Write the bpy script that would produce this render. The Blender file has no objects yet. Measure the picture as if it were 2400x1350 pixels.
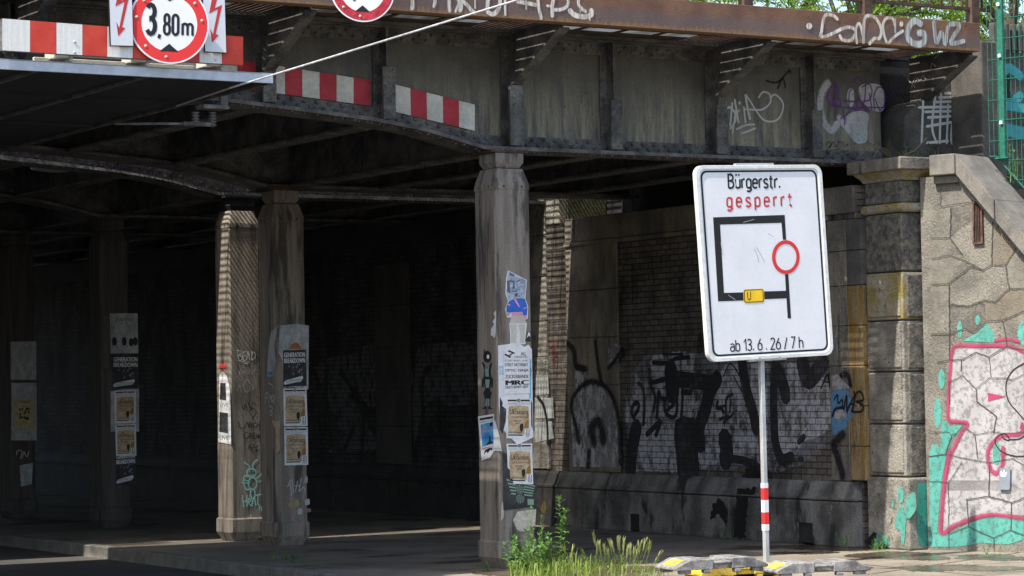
import bpy, bmesh, math, random
from mathutils import Vector, Matrix, geometry
from math import radians, sin, cos, pi
random.seed(7)
SC = bpy.context.scene
COL = SC.collection

# ------------------------------------------------------------------ camera
F, PITCH, ROLL, YAW, CZ = 6000.0, radians(2.202), radians(-.944), radians(31.075), 1.65
fw = Vector((sin(YAW)*cos(PITCH), cos(YAW)*cos(PITCH), sin(PITCH)))
r0 = Vector((cos(YAW), -sin(YAW), 0)); u0 = r0.cross(fw)
rt = cos(ROLL)*r0+sin(ROLL)*u0; up = -sin(ROLL)*r0+cos(ROLL)*u0
cam_d = bpy.data.cameras.new('camera'); cam = bpy.data.objects.new('camera', cam_d); COL.objects.link(cam)
m = Matrix.Identity(4)
for i in range(3):
    m[i][0] = rt[i]; m[i][1] = up[i]; m[i][2] = -fw[i]
m[2][3] = CZ
cam.matrix_world = m
cam_d.sensor_width = 36; cam_d.lens = 36*F/2400; cam_d.clip_start = .1; cam_d.clip_end = 2000
SC.camera = cam
# ------------------------------------------------------------------ light
SUN = Vector((.66, .125, -1)).normalized()
w = bpy.data.worlds.new('World'); SC.world = w; w.use_nodes = True
nt = w.node_tree; bg = nt.nodes['Background']; sk = nt.nodes.new('ShaderNodeTexSky')
sk.sky_type = 'NISHITA'; sk.sun_disc = False
sk.sun_elevation = math.asin(-SUN.z); sk.sun_rotation = math.atan2(-SUN.x, -SUN.y)
sk.air_density = 1.0; sk.dust_density = 2.5; sk.ozone_density = 1.0
nt.links.new(sk.outputs[0], bg.inputs[0]); bg.inputs[1].default_value = .15
sl = bpy.data.lights.new('sun', 'SUN'); sl.energy = 4.4; sl.angle = radians(.53); sl.color = (1, .93, .82)
so = bpy.data.objects.new('sun', sl); COL.objects.link(so)
so.rotation_euler = SUN.to_track_quat('-Z', 'Y').to_euler(); so.location = (0, 0, 30)
vs = SC.view_settings; vs.view_transform = 'Standard'; vs.look = 'None'; vs.gamma = 1; vs.exposure = 1.1
SC.cycles.max_bounces = 8; SC.cycles.transparent_max_bounces = 24
SC.cycles.use_denoising = True

# ------------------------------------------------------------------ pixel <-> surface helpers (photo pixels, 2400 x 1350)
CAMP = Vector((0, 0, CZ))
def ray(px, py): return fw+(px-1200)/F*rt+(675-py)/F*up
def aty(px, py, y): d = ray(px, py); return CAMP+d*(y/d.y)
def atx(px, py, x): d = ray(px, py); return CAMP+d*(x/d.x)
def atz(px, py, z): d = ray(px, py); return CAMP+d*((z-CZ)/d.z)
def T(ox, oy, s, pts): return [(ox+x/s, oy+y/s) for x, y in pts]
class Plane:
    """A real surface: origin, two axes and the outward normal."""
    def __init__(s, O, U, V):
        s.O = Vector(O); s.U = Vector(U).normalized(); s.V = Vector(V).normalized(); s.N = s.U.cross(s.V)
    def uv(s, p):
        d = ray(*p); t = (s.O-CAMP).dot(s.N)/d.dot(s.N); q = CAMP+d*t-s.O
        return (q.dot(s.U), q.dot(s.V))
    def P(s, u, v, off=0): return s.O+s.U*u+s.V*v+s.N*off
def front(y): return Plane((0, y, 0), (1, 0, 0), (0, 0, 1))       # faces -Y
def side(x): return Plane((x, 0, 0), (0, -1, 0), (0, 0, 1))       # faces -X

# ------------------------------------------------------------------ mesh builder
class MB:
    def __init__(s): s.v = []; s.f = []; s.m = []; s.e = []
    def add(s, vs, fs, mi=0, e=None):
        b = len(s.v); s.v += [Vector(v) for v in vs]; s.f += [tuple(i+b for i in f) for f in fs]; s.m += [mi]*len(fs)
        s.e += e if e is not None else [1.0]*len(vs)
        return s
    def box(s, x0, x1, y0, y1, z0, z1, mi=0):
        v = [(x0,y0,z0),(x1,y0,z0),(x1,y1,z0),(x0,y1,z0),(x0,y0,z1),(x1,y0,z1),(x1,y1,z1),(x0,y1,z1)]
        return s.add(v, [(3,2,1,0),(4,5,6,7),(0,1,5,4),(1,2,6,5),(2,3,7,6),(3,0,4,7)], mi)
    def obox(s, c, a, b, d, mi=0):
        c, a, b, d = map(Vector, (c, a, b, d))
        v = [c+a*i+b*j+d*k for k in (-1, 1) for i, j in ((-1,-1),(1,-1),(1,1),(-1,1))]
        f = [(3,2,1,0),(4,5,6,7),(0,1,5,4),(1,2,6,5),(2,3,7,6),(3,0,4,7)]
        if a.cross(b).dot(d) < 0: f = [tuple(reversed(q)) for q in f]
        return s.add(v, f, mi)
    def prism(s, poly, ext, mi=0):
        """3D planar polygon extruded by vector ext."""
        poly = [Vector(p) for p in poly]; ext = Vector(ext); n = len(poly)
        nrm = Vector((0, 0, 0))
        for i in range(n): nrm += poly[i].cross(poly[(i+1) % n])
        if nrm.dot(ext) < 0: poly = poly[::-1]
        tris = geometry.tessellate_polygon([poly])
        v = poly+[p+ext for p in poly]
        f = []
        for t in tris:
            a, b, c = (poly[i] for i in t)
            t = tuple(t) if (b-a).cross(c-a).dot(ext) > 0 else tuple(reversed(t))
            f.append(tuple(reversed(t))); f.append(tuple(i+n for i in t))
        f += [(i, (i+1) % n, (i+1) % n+n, i+n) for i in range(n)]
        return s.add(v, f, mi)
    def tube(s, pts, r, n=8, mi=0, r1=None):
        pts = [Vector(p) for p in pts]; rings = []; vs = []; fs = []
        k = len(pts); ref = None
        for i, p in enumerate(pts):
            d = (pts[min(i+1, k-1)]-pts[max(i-1, 0)]).normalized()
            if ref is None: ref = d.orthogonal().normalized()
            a = (ref-d*ref.dot(d)).normalized(); b = d.cross(a); ref = a
            rr = r if r1 is None else r+(r1-r)*i/(k-1)
            vs += [p+(a*cos(2*pi*j/n)+b*sin(2*pi*j/n))*rr for j in range(n)]
        for i in range(k-1):
            for j in range(n): fs.append((i*n+j, i*n+(j+1) % n, (i+1)*n+(j+1) % n, (i+1)*n+j))
        fs.append(tuple(range(n))[::-1]); fs.append(tuple(range((k-1)*n, k*n)))
        return s.add(vs, fs, mi)
    def rivet(s, p, nrm, r=.018, h=.6, n=7, mi=0):
        p = Vector(p); nrm = Vector(nrm).normalized(); a = nrm.orthogonal().normalized(); b = nrm.cross(a)
        vs = []; fs = []
        for k, (rr, hh) in enumerate(((1, 0), (.75, .65))):
            vs += [p+(a*cos(2*pi*j/n)+b*sin(2*pi*j/n))*r*rr+nrm*r*h*hh for j in range(n)]
        vs.append(p+nrm*r*h)
        for j in range(n):
            fs.append((j, (j+1) % n, n+(j+1) % n, n+j)); fs.append((n+j, n+(j+1) % n, 2*n))
        return s.add(vs, fs, mi)
    def lathe(s, c, axis, prof, n=20, mi=0):
        c = Vector(c); ax = Vector(axis).normalized(); a = ax.orthogonal().normalized(); b = ax.cross(a); vs = []; fs = []
        for h, r in prof: vs += [c+ax*h+(a*cos(2*pi*j/n)+b*sin(2*pi*j/n))*r for j in range(n)]
        for i in range(len(prof)-1):
            for j in range(n): fs.append((i*n+j, i*n+(j+1) % n, (i+1)*n+(j+1) % n, (i+1)*n+j))
        fs.append(tuple(range(n))[::-1]); fs.append(tuple(range((len(prof)-1)*n, len(prof)*n)))
        return s.add(vs, fs, mi)

WLOC = {}
def setp(o, label=None, category=None, group=None, kind=None):
    for k, v in (('label', label), ('category', category), ('group', group), ('kind', kind)):
        if v: o[k] = v
    return o
def build(name, mb, mats, parent=None, smooth=False, bevel=0, loc=None, segs=2, **tags):
    me = bpy.data.meshes.new(name)
    base = WLOC[parent.name] if parent else Vector(loc or (0, 0, 0))
    me.from_pydata([v-base for v in mb.v], [], mb.f)
    if not isinstance(mats, (list, tuple)): mats = [mats]
    for q in mats: me.materials.append(q)
    if len(mats) > 1: me.polygons.foreach_set('material_index', mb.m)
    if any(x != 1.0 for x in mb.e):
        at = me.attributes.new('e', 'FLOAT', 'POINT'); at.data.foreach_set('value', mb.e)
    else:
        at = me.attributes.new('e', 'FLOAT', 'POINT'); at.data.foreach_set('value', [1.0]*len(mb.v))
    if smooth: me.polygons.foreach_set('use_smooth', [True]*len(mb.f))
    me.update()
    o = bpy.data.objects.new(name, me); COL.objects.link(o)
    WLOC[o.name] = base.copy()
    if parent: o.parent = parent
    else: o.location = base
    if bevel:
        b = o.modifiers.new('bevel', 'BEVEL'); b.width = bevel; b.segments = segs; b.limit_method = 'ANGLE'
    return setp(o, **tags)
def thing(name, label, cat, loc=(0, 0, 0), group=None):
    o = bpy.data.objects.new(name, None); COL.objects.link(o); o.location = loc; o.empty_display_size = .2
    WLOC[o.name] = Vector(loc)
    return setp(o, label, cat, group)
def copy_tree(o, loc=None, parent=None):
    c = o.copy(); COL.objects.link(c)
    if parent: c.parent = parent
    if loc is not None: c.location = loc
    WLOC[c.name] = Vector(c.location) if not parent else WLOC[parent.name].copy()
    for ch in list(o.children): copy_tree(ch, None, c)
    return c

# ------------------------------------------------------------------ paint strokes, fills and lettering on a surface
def catmull(p, closed=False, step=6):
    n = len(p); out = []
    if n < 3 and not closed: 
        a, b = p; return [(a[0]+(b[0]-a[0])*i/8, a[1]+(b[1]-a[1])*i/8) for i in range(9)]
    rng = range(n) if closed else range(n-1)
    for i in rng:
        g = (lambda k: p[k % n]) if closed else (lambda k: p[max(0, min(n-1, k))])
        a, b, c, d = g(i-1), g(i), g(i+1), g(i+2)
        for k in range(step):
            t = k/step
            out.append(tuple(.5*(2*b[q]+(c[q]-a[q])*t+(2*a[q]-5*b[q]+4*c[q]-d[q])*t*t+(3*b[q]-a[q]-3*c[q]+d[q])*t**3) for q in (0, 1)))
    if not closed: out.append(tuple(p[-1]))
    return out
STK = [0]
def stroke(mb, pl, pts, w, off=.004, closed=False, sharp=False, mi=0, taper=False):
    """pts: photo pixels lying on the surface pl; w: width in metres."""
    q = [pl.uv(p) for p in pts]
    if not sharp: q = catmull(q, closed)
    if closed: q.append(q[0])
    k = [q[0]]
    for a in q[1:]:
        if math.dist(a, k[-1]) > 1e-4: k.append(a)
    q = k; n = len(q)
    if n < 2: return
    STK[0] = (STK[0]+1) % 9; base = off+STK[0]*.00025
    vs = []; e = []; fs = []
    for i, p in enumerate(q):
        a = q[max(i-1, 0)]; b = q[min(i+1, n-1)]; dx, dy = b[0]-a[0], b[1]-a[1]; L = math.hypot(dx, dy) or 1
        nx, ny = -dy/L, dx/L; ww = w/2*(1-.7*i/n if taper else 1); oo = base+i*4e-6
        vs += [pl.P(p[0]+nx*ww, p[1]+ny*ww, oo), pl.P(p[0], p[1], oo), pl.P(p[0]-nx*ww, p[1]-ny*ww, oo)]; e += [0, 1, 0]
    for i in range(n-1):
        o = i*3; fs += [(o, o+1, o+4, o+3), (o+1, o+2, o+5, o+4)]
    if not closed:
        for i, sg in ((0, -1), (n-1, 1)):
            a = q[0] if sg < 0 else q[n-2]; b = q[1] if sg < 0 else q[n-1]
            ang = math.atan2(b[1]-a[1], b[0]-a[0])+(pi if sg < 0 else 0); c = len(vs); ww = w/2*(.3 if taper and sg > 0 else 1)
            oo = base+i*4e-6
            arc = [pl.P(q[i][0]+ww*cos(ang+t), q[i][1]+ww*sin(ang+t), oo) for t in (pi/2, pi/4, 0, -pi/4, -pi/2)]
            vs += arc+[pl.P(q[i][0], q[i][1], oo)]; e += [0]*5+[1]
            fs += [(c+5, c+j+1, c+j) for j in range(4)]
    mb.add(vs, fs, mi, e)
RFJ = random.Random(21)
def jag(pts, a=1.6, step=5):
    o = []
    for i, p in enumerate(pts):
        b = pts[(i+1) % len(pts)]; n = max(1, int(math.dist(p, b)/step))
        for k in range(n): o.append((p[0]+(b[0]-p[0])*k/n+RFJ.gauss(0, a)*.7, p[1]+(b[1]-p[1])*k/n+RFJ.gauss(0, a)))
    return o
def fill(mb, pl, pts, off=.003, smooth=False, mi=0, soft=0):
    q = [pl.uv(p) for p in pts]
    if smooth: q = catmull(q, True, 5)
    p3 = [pl.P(a, b, off) for a, b in q]
    tr = []
    for t in geometry.tessellate_polygon([[Vector((a, b, 0)) for a, b in q]]):
        a, b, c = (p3[i] for i in t)
        tr.append(tuple(t) if (b-a).cross(c-a).dot(pl.N) > 0 else tuple(reversed(t)))
    mb.add(p3, tr, mi)
def ell(cx, cy, rx, ry, n=20, a=0):
    return [(cx+rx*cos(2*pi*i/n)*cos(a)-ry*sin(2*pi*i/n)*sin(a), cy+rx*cos(2*pi*i/n)*sin(a)+ry*sin(2*pi*i/n)*cos(a)) for i in range(n)]
_tx = {}
def glyphs(s, bold=0, shear=0, space=1):
    k = (s, bold, shear, space)
    if k not in _tx:
        cu = bpy.data.curves.new('t', 'FONT'); cu.body = s; cu.offset = bold; cu.shear = shear; cu.space_character = space
        cu.resolution_u = 3
        o = bpy.data.objects.new('t', cu); COL.objects.link(o)
        dg = bpy.context.evaluated_depsgraph_get(); ev = o.evaluated_get(dg); me = ev.to_mesh()
        vs = [tuple(v.co)[:2] for v in me.vertices]; fs = [tuple(p.vertices) for p in me.polygons]
        ev.to_mesh_clear(); bpy.data.objects.remove(o); bpy.data.curves.remove(cu)
        x0 = min(v[0] for v in vs); x1 = max(v[0] for v in vs); y0 = min(v[1] for v in vs); y1 = max(v[1] for v in vs)
        _tx[k] = ([((x-x0)/(x1-x0), (y-y0)/(y1-y0)) for x, y in vs], fs)
    return _tx[k]
# condensed sign lettering drawn as strokes (cap height 1, x-height .68)
def _o(x0, y0, x1, y1):
    r = (x1-x0)/2; c = (x0+x1)/2; r2 = min(r, (y1-y0)/2); o = []
    for k in range(9): a = pi*k/8; o.append((c+r*cos(a), y1-r2+r2*sin(a)))
    for k in range(9): a = pi+pi*k/8; o.append((c+r*cos(a), y0+r2+r2*sin(a)))
    return o+[o[0]]
def _arc(cx, cy, rx, ry, a0, a1, n=8): return [(cx+rx*cos(radians(a0+(a1-a0)*k/n)), cy+ry*sin(radians(a0+(a1-a0)*k/n))) for k in range(n+1)]
def _dot(x, y): return [(x, y-.0), (x, y+.14)]
X_ = .66
DINF = {
 'a': (.36, [[(.36, 0)]+_arc(.18, X_-.18, .18, .18, 0, 150), _arc(.15, .2, .15, .2, 270, 90)+[(.36, .4)], [(.15, 0), (.26, .02), (.36, .12)]]),
 'b': (.36, [[(0, 0), (0, 1)], _o(0, 0, .36, X_)]), 'p': (.36, [[(0, -.26), (0, X_)], _o(0, 0, .36, X_)]),
 'g': (.36, [_o(0, 0, .36, X_), [(.36, X_), (.36, -.1)]+_arc(.18, -.1, .18, .16, 0, -150)]),
 'e': (.36, [[(0, .35), (.36, .35)]+_arc(.18, X_-.18, .18, .18, 0, 180)+_arc(.18, .18, .18, .18, 180, 330)]),
 'r': (.22, [[(0, 0), (0, X_)], _arc(.2, X_-.2, .2, .2, 180, 90)+[(.25, X_)]]),
 's': (.34, [_arc(.17, X_-.16, .16, .16, 20, 230)+[(.24, .29)]+_arc(.17, .16, .17, .16, 50, -160)]),
 't': (.24, [[(.08, .9), (.08, .14)]+_arc(.2, .14, .12, .14, 180, 270)+[(.25, 0)], [(-.05, X_), (.24, X_)]]),
 'u': (.36, [[(0, X_), (0, .18)]+_arc(.18, .18, .18, .18, 180, 360)+[(.36, .18)], [(.36, X_), (.36, 0)]]),
 'B': (.42, [[(0, 0), (0, 1), (.2, 1)]+_arc(.2, .77, .19, .23, 90, -90)+[(0, .54)], [(.2, .54)]+_arc(.2, .27, .22, .27, 90, -90)+[(0, 0)]]),
 'h': (.36, [[(0, 0), (0, 1)], _arc(.18, X_-.18, .18, .18, 180, 0)+[(.36, 0)]]),
 'm': (.60, [[(0, 0), (0, X_)], _arc(.15, X_-.15, .15, .15, 180, 0)+[(.30, 0)], _arc(.45, X_-.15, .15, .15, 180, 0)+[(.60, 0)]]),
 '0': (.38, [_o(0, 0, .38, 1)]), '8': (.38, [_o(.03, .53, .35, 1), _o(0, 0, .38, .53)]), '1': (.2, [[(0, .76), (.2, 1), (.2, 0)]]),
 '2': (.38, [_arc(.19, .79, .19, .21, 170, -30)+[(0, 0), (.4, 0)]]), '7': (.38, [[(0, 1), (.38, 1), (.1, 0)]]),
 '3': (.38, [_arc(.18, .77, .18, .23, 150, -90)+[(.1, .54)], [(.18, .54)]+_arc(.18, .27, .2, .27, 90, -150)]),
 '6': (.38, [_o(0, 0, .38, .6), [(0, .3), (.06, .56), (.27, 1)]]),
 '.': (.06, [_dot(.03, .0)]), ',': (.06, [[(.05, .04), (0, -.16)]]), '/': (.26, [[(0, -.05), (.26, 1)]]), ' ': (.10, []),
}
DINF['\u00fc'] = (.36, DINF['u'][1]+[_dot(.07, .90), _dot(.29, .90)])
def din(mb, tomap, s, t=.13, gap=.17, off=.0012, fit=True):
    """tomap(x01, y, off) -> point; s is laid out and its width scaled to 0..1, y: 0 baseline, 1 cap height; t: stroke width in cap heights."""
    x = 0; it = []
    for ch in s:
        w, paths = DINF[ch]; it += [[(x+a, b) for a, b in p] for p in paths]; x += w+gap
    W_ = x-gap
    o0 = tomap(0, 0, 0); sx = (tomap(1, 0, 0)-o0).length/W_; sy = (tomap(0, 1, 0)-o0).length
    for p in it:
        STK[0] = (STK[0]+1) % 9; oo = off+STK[0]*.00012
        q = [(a*sx, b*sy) for a, b in p]; n = len(q); closed = math.dist(q[0], q[-1]) < 1e-6; vs = []; hw = t*sy/2
        if closed: q = q[:-1]; n -= 1
        for i in range(n):
            pr_, nx_ = (q[i-1], q[(i+1) % n]) if closed else (q[max(i-1, 0)], q[min(i+1, n-1)])
            def un(a, b):
                d = (b[0]-a[0], b[1]-a[1]); L = math.hypot(*d) or 1; return (d[0]/L, d[1]/L)
            d1 = un(pr_, q[i]) if (closed or i > 0) else un(q[i], nx_); d2 = un(q[i], nx_) if (closed or i < n-1) else d1
            m_ = (-(d1[1]+d2[1]), d1[0]+d2[0]); L = math.hypot(*m_) or 1; m_ = (m_[0]/L, m_[1]/L); c = max(.45, m_[0]*-d1[1]+m_[1]*d1[0])
            ex = 0
            px, py = q[i]
            if not closed and i in (0, n-1): px += d1[0]*hw*.0*(1 if i else -1)
            for sg in (1, -1): vs.append(tomap((px+m_[0]*hw*sg/c)/sx/W_, (py+m_[1]*hw*sg/c)/sy, oo))
        fs = [(2*i, 2*i+1, 2*((i+1) % n)+1, 2*((i+1) % n)) for i in range(n if closed else n-1)]
        mb.add(vs, fs)
class Quad:
    """bilinear patch on a plane from photo pixels: bottom-left, bottom-right, top-right, top-left."""
    def __init__(s, pl, c): s.pl = pl; s.c = [pl.uv(p) for p in c]
    def P(s, u, v, off):
        a, b, c, d = s.c
        return s.pl.P(*(a[i]*(1-u)*(1-v)+b[i]*u*(1-v)+c[i]*u*v+d[i]*(1-u)*v for i in (0, 1)), off)
    def rect(s, mb, u0, v0, u1, v1, off, mi=0):
        mb.add([s.P(u0, v0, off), s.P(u1, v0, off), s.P(u1, v1, off), s.P(u0, v1, off)], [(0, 1, 2, 3)], mi)
    def poly(s, mb, pts, off, mi=0):
        p3 = [s.P(u, v, off) for u, v in pts]; tr = []
        for t in geometry.tessellate_polygon([[Vector((a, b, 0)) for a, b in pts]]):
            a, b, c = (p3[i] for i in t)
            tr.append(tuple(t) if (b-a).cross(c-a).dot(s.pl.N) > 0 else tuple(reversed(t)))
        mb.add(p3, tr, mi)
    def text(s, mb, t, u0, v0, u1, v1, off, mi=0, **k):
        bo = k.pop('bold', 0); vs, fs = glyphs(t, **k); du = bo/max(1, len(t)*.5)
        for i in ((-1, 0, 1) if bo else (0,)):
            mb.add([s.P(u0+(u1-u0)*(x+i*du), v0+(v1-v0)*y, off+.00008*i) for x, y in vs], fs, mi)
    def sheet(s, mb, off, th=.002, mi=0, outline=None):
        pts = outline or [(0, 0), (1, 0), (1, 1), (0, 1)]
        mb.prism([s.P(u, v, off) for u, v in pts], s.pl.N*th, mi)

# ------------------------------------------------------------------ materials
def newmat(name):
    m = bpy.data.materials.new(name); m.use_nodes = True
    return m, m.node_tree, m.node_tree.nodes['Principled BSDF']
def nd(nt, t, **k):
    n = nt.nodes.new(t)
    for a, b in k.items(): setattr(n, a, b)
    return n
def posvec(nt, sc=(1, 1, 1)):
    g = nd(nt, 'ShaderNodeNewGeometry'); mp = nd(nt, 'ShaderNodeMapping'); mp.inputs['Scale'].default_value = sc
    nt.links.new(g.outputs['Position'], mp.inputs['Vector']); return mp.outputs[0]
def noise(nt, sc=(1, 1, 1), scale=5, detail=5, rough=.6):
    n = nd(nt, 'ShaderNodeTexNoise'); n.inputs['Scale'].default_value = scale; n.inputs['Detail'].default_value = detail
    n.inputs['Roughness'].default_value = rough; nt.links.new(posvec(nt, sc), n.inputs['Vector']); return n.outputs['Fac']
def mr(nt, x, a, b, c=0, d=1):
    n = nd(nt, 'ShaderNodeMapRange'); n.interpolation_type = 'SMOOTHSTEP'
    nt.links.new(x, n.inputs[0])
    for i, v in enumerate((a, b, c, d)): n.inputs[i+1].default_value = v
    return n.outputs[0]
def mathn(nt, op, a, b=None):
    n = nd(nt, 'ShaderNodeMath', operation=op)
    for i, v in enumerate((a, b)):
        if v is None: continue
        if isinstance(v, (int, float)): n.inputs[i].default_value = v
        else: nt.links.new(v, n.inputs[i])
    return n.outputs[0]
def mixc(nt, f, a, b, mode='MIX'):
    n = nd(nt, 'ShaderNodeMix', data_type='RGBA', blend_type=mode)
    if isinstance(f, (int, float)): n.inputs[0].default_value = f
    else: nt.links.new(f, n.inputs[0])
    for i, v in ((6, a), (7, b)):
        if isinstance(v, tuple): n.inputs[i].default_value = (*v[:3], 1)
        else: nt.links.new(v, n.inputs[i])
    return n.outputs[2]
def bump(nt, b, h, strength=.4, dist=.02):
    n = nd(nt, 'ShaderNodeBump'); n.inputs['Strength'].default_value = strength; n.inputs['Distance'].default_value = dist
    nt.links.new(h, n.inputs['Height']); nt.links.new(n.outputs[0], b.inputs['Normal'])
def surf(name, c1, c2, scale=4, sc=(1, 1, 1), lo=.35, hi=.65, fine=.35, fscale=40, rough=.85, metal=0, bs=.3, bd=.01, bscale=60,
         extra=(), spec=.3):
    """weathered surface: c1/c2 blotches, fine speckle, optional extra stain layers (col, scale, sc, lo, hi)."""
    m, nt, b = newmat(name)
    c = mixc(nt, mr(nt, noise(nt, sc, scale, 6), lo, hi), c1, c2)
    for col, s_, sc_, l_, h_ in extra: c = mixc(nt, mr(nt, noise(nt, sc_, s_, 6, .65), l_, h_), c, col)
    fn = noise(nt, (1, 1, 1), fscale, 4, .7)
    g = mr(nt, fn, .2, .8, 1-fine, 1+fine)
    cc = nd(nt, 'ShaderNodeCombineColor')
    for i in range(3): nt.links.new(g, cc.inputs[i])
    c = mixc(nt, 1.0, c, cc.outputs[0], 'MULTIPLY')
    nt.links.new(c, b.inputs['Base Color'])
    b.inputs['Roughness'].default_value = rough; b.inputs['Metallic'].default_value = metal
    b.inputs['Specular IOR Level'].default_value = spec
    if bs: bump(nt, b, noise(nt, (1, 1, 1), bscale, 5, .65), bs, bd)
    return m
def flat(name, c, rough=.6, metal=0, v=.08, spec=.3):
    return surf(name, tuple(x*(1-v) for x in c), tuple(min(1, x*(1+v)) for x in c), 7, fine=v*.6, rough=rough, metal=metal, bs=.05, spec=spec)
def brick(name, c1, c2, mortar, paint=None, rough=.85):
    m, nt, b = newmat(name)
    g = nd(nt, 'ShaderNodeNewGeometry'); sp = nd(nt, 'ShaderNodeSeparateXYZ'); cb = nd(nt, 'ShaderNodeCombineXYZ')
    nt.links.new(g.outputs['Position'], sp.inputs[0])
    nt.links.new(sp.outputs['Y'], cb.inputs[0]); nt.links.new(sp.outputs['Z'], cb.inputs[1])
    bt = nd(nt, 'ShaderNodeTexBrick'); bt.inputs['Scale'].default_value = 1; bt.inputs['Brick Width'].default_value = .17
    bt.inputs['Row Height'].default_value = .064; bt.inputs['Mortar Size'].default_value = .006; bt.inputs['Mortar Smooth'].default_value = .3
    bt.inputs['Bias'].default_value = -.1
    nt.links.new(cb.outputs[0], bt.inputs['Vector'])
    bt.inputs['Color1'].default_value = (*c1, 1); bt.inputs['Color2'].default_value = (*c2, 1); bt.inputs['Mortar'].default_value = (*mortar, 1)
    c = bt.outputs['Color']
    c = mixc(nt, mr(nt, noise(nt, (1, 1, .5), 2.2, 6), .4, .7), c, mixc(nt, 1.0, c, (.34, .33, .33), 'MULTIPLY'))
    c = mixc(nt, mr(nt, noise(nt, (1, 2.5, .35), 3.5, 6, .7), .52, .68, 0, .75), c, mixc(nt, 1.0, c, (.35, .34, .35), 'MULTIPLY'))
    if paint: c = mixc(nt, mr(nt, noise(nt, (1, 1, .6), 9, 6, .7), .62, .45, 0, .9), c, mixc(nt, mathn(nt, 'MULTIPLY', bt.outputs['Fac'], .75), paint, mortar))
    g2 = mr(nt, noise(nt, (1, 1, 1), 45, 4, .7), .2, .8, .6, 1.4); cc = nd(nt, 'ShaderNodeCombineColor')
    for i in range(3): nt.links.new(g2, cc.inputs[i])
    c = mixc(nt, 1.0, c, cc.outputs[0], 'MULTIPLY')
    nt.links.new(c, b.inputs['Base Color']); b.inputs['Roughness'].default_value = rough
    b.inputs['Specular IOR Level'].default_value = .2
    h = mathn(nt, 'SUBTRACT', mathn(nt, 'MULTIPLY', noise(nt, (1, 1, 1), 60, 4), .4), bt.outputs['Fac'])
    bump(nt, b, h, .7, .008)
    return m
def spray(name, col, lo=.05, hi=.55, wear=.35, rough=.6, wscale=25, amount=1.0, wsc=(1, 1, 1)):
    """spray or marker paint: soft edges (attribute e), worn through in speckles."""
    m, nt, b = newmat(name)
    b.inputs['Roughness'].default_value = rough; b.inputs['Specular IOR Level'].default_value = .2
    at = nd(nt, 'ShaderNodeAttribute', attribute_name='e')
    n = noise(nt, wsc, wscale, 5, .7); n2 = noise(nt, (1, 1, 1), 4, 3)
    c = mixc(nt, mr(nt, n2, .3, .7), tuple(x*.85 for x in col), tuple(min(1, x*1.1) for x in col)); nt.links.new(c, b.inputs['Base Color'])
    e = mathn(nt, 'ADD', at.outputs['Fac'], mathn(nt, 'MULTIPLY', mathn(nt, 'SUBTRACT', n, .5), .25))
    al = mathn(nt, 'MULTIPLY', mr(nt, e, lo, hi), mr(nt, n, .28+wear*.3, .38+wear*.3, 1-wear if wear < 1 else 0, 1))
    al = mathn(nt, 'MULTIPLY', al, amount)
    nt.links.new(al, b.inputs['Alpha'])
    bump(nt, b, noise(nt, (1, 1, 1), 60, 5, .65), .25, .008)
    return m
def leafmat(name, c, tr=.45):
    m, nt, b = newmat(name)
    oi = noise(nt, (1, 1, 1), 6, 2)
    cc = mixc(nt, mr(nt, oi, .3, .7), tuple(x*.6 for x in c), tuple(x*1.3 for x in c))
    nt.links.new(cc, b.inputs['Base Color']); b.inputs['Roughness'].default_value = .5; b.inputs['Specular IOR Level'].default_value = .3
    tl = nd(nt, 'ShaderNodeBsdfTranslucent'); nt.links.new(mixc(nt, 1.0, cc, (1.2, 1.3, .6), 'MULTIPLY'), tl.inputs[0])
    mx = nd(nt, 'ShaderNodeMixShader'); mx.inputs[0].default_value = tr
    nt.links.new(b.outputs[0], mx.inputs[1]); nt.links.new(tl.outputs[0], mx.inputs[2])
    nt.links.new(mx.outputs[0], nt.nodes['Material Output'].inputs[0])
    return m

M = {}
M['steel'] = surf('sooty_steel', (.045, .044, .045), (.125, .118, .108), 5, fine=.4, rough=.6, bs=.35, extra=(((.10, .055, .035), 7, (1, 1, .6), .62, .74),((.10, .085, .06), 9, (1, 1, .5), .6, .75),), spec=.4)
M['flange'] = surf('sunlit_flange', (.10, .10, .10), (.34, .34, .33), 14, (1, 1, 1), fine=.35, rough=.7)  # pale tone paints sunlight onto the flange edge
M['steel_light'] = surf('worn_grey_steel', (.07, .07, .068), (.16, .165, .165), 6, (1, 1, .3), fine=.35, rough=.6, extra=(((.10, .07, .05), 10, (1, 1, 1), .6, .7),))
M['dark'] = surf('soot_shade_black', (.012, .012, .014), (.028, .026, .026), 2, rough=.8)
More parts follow.
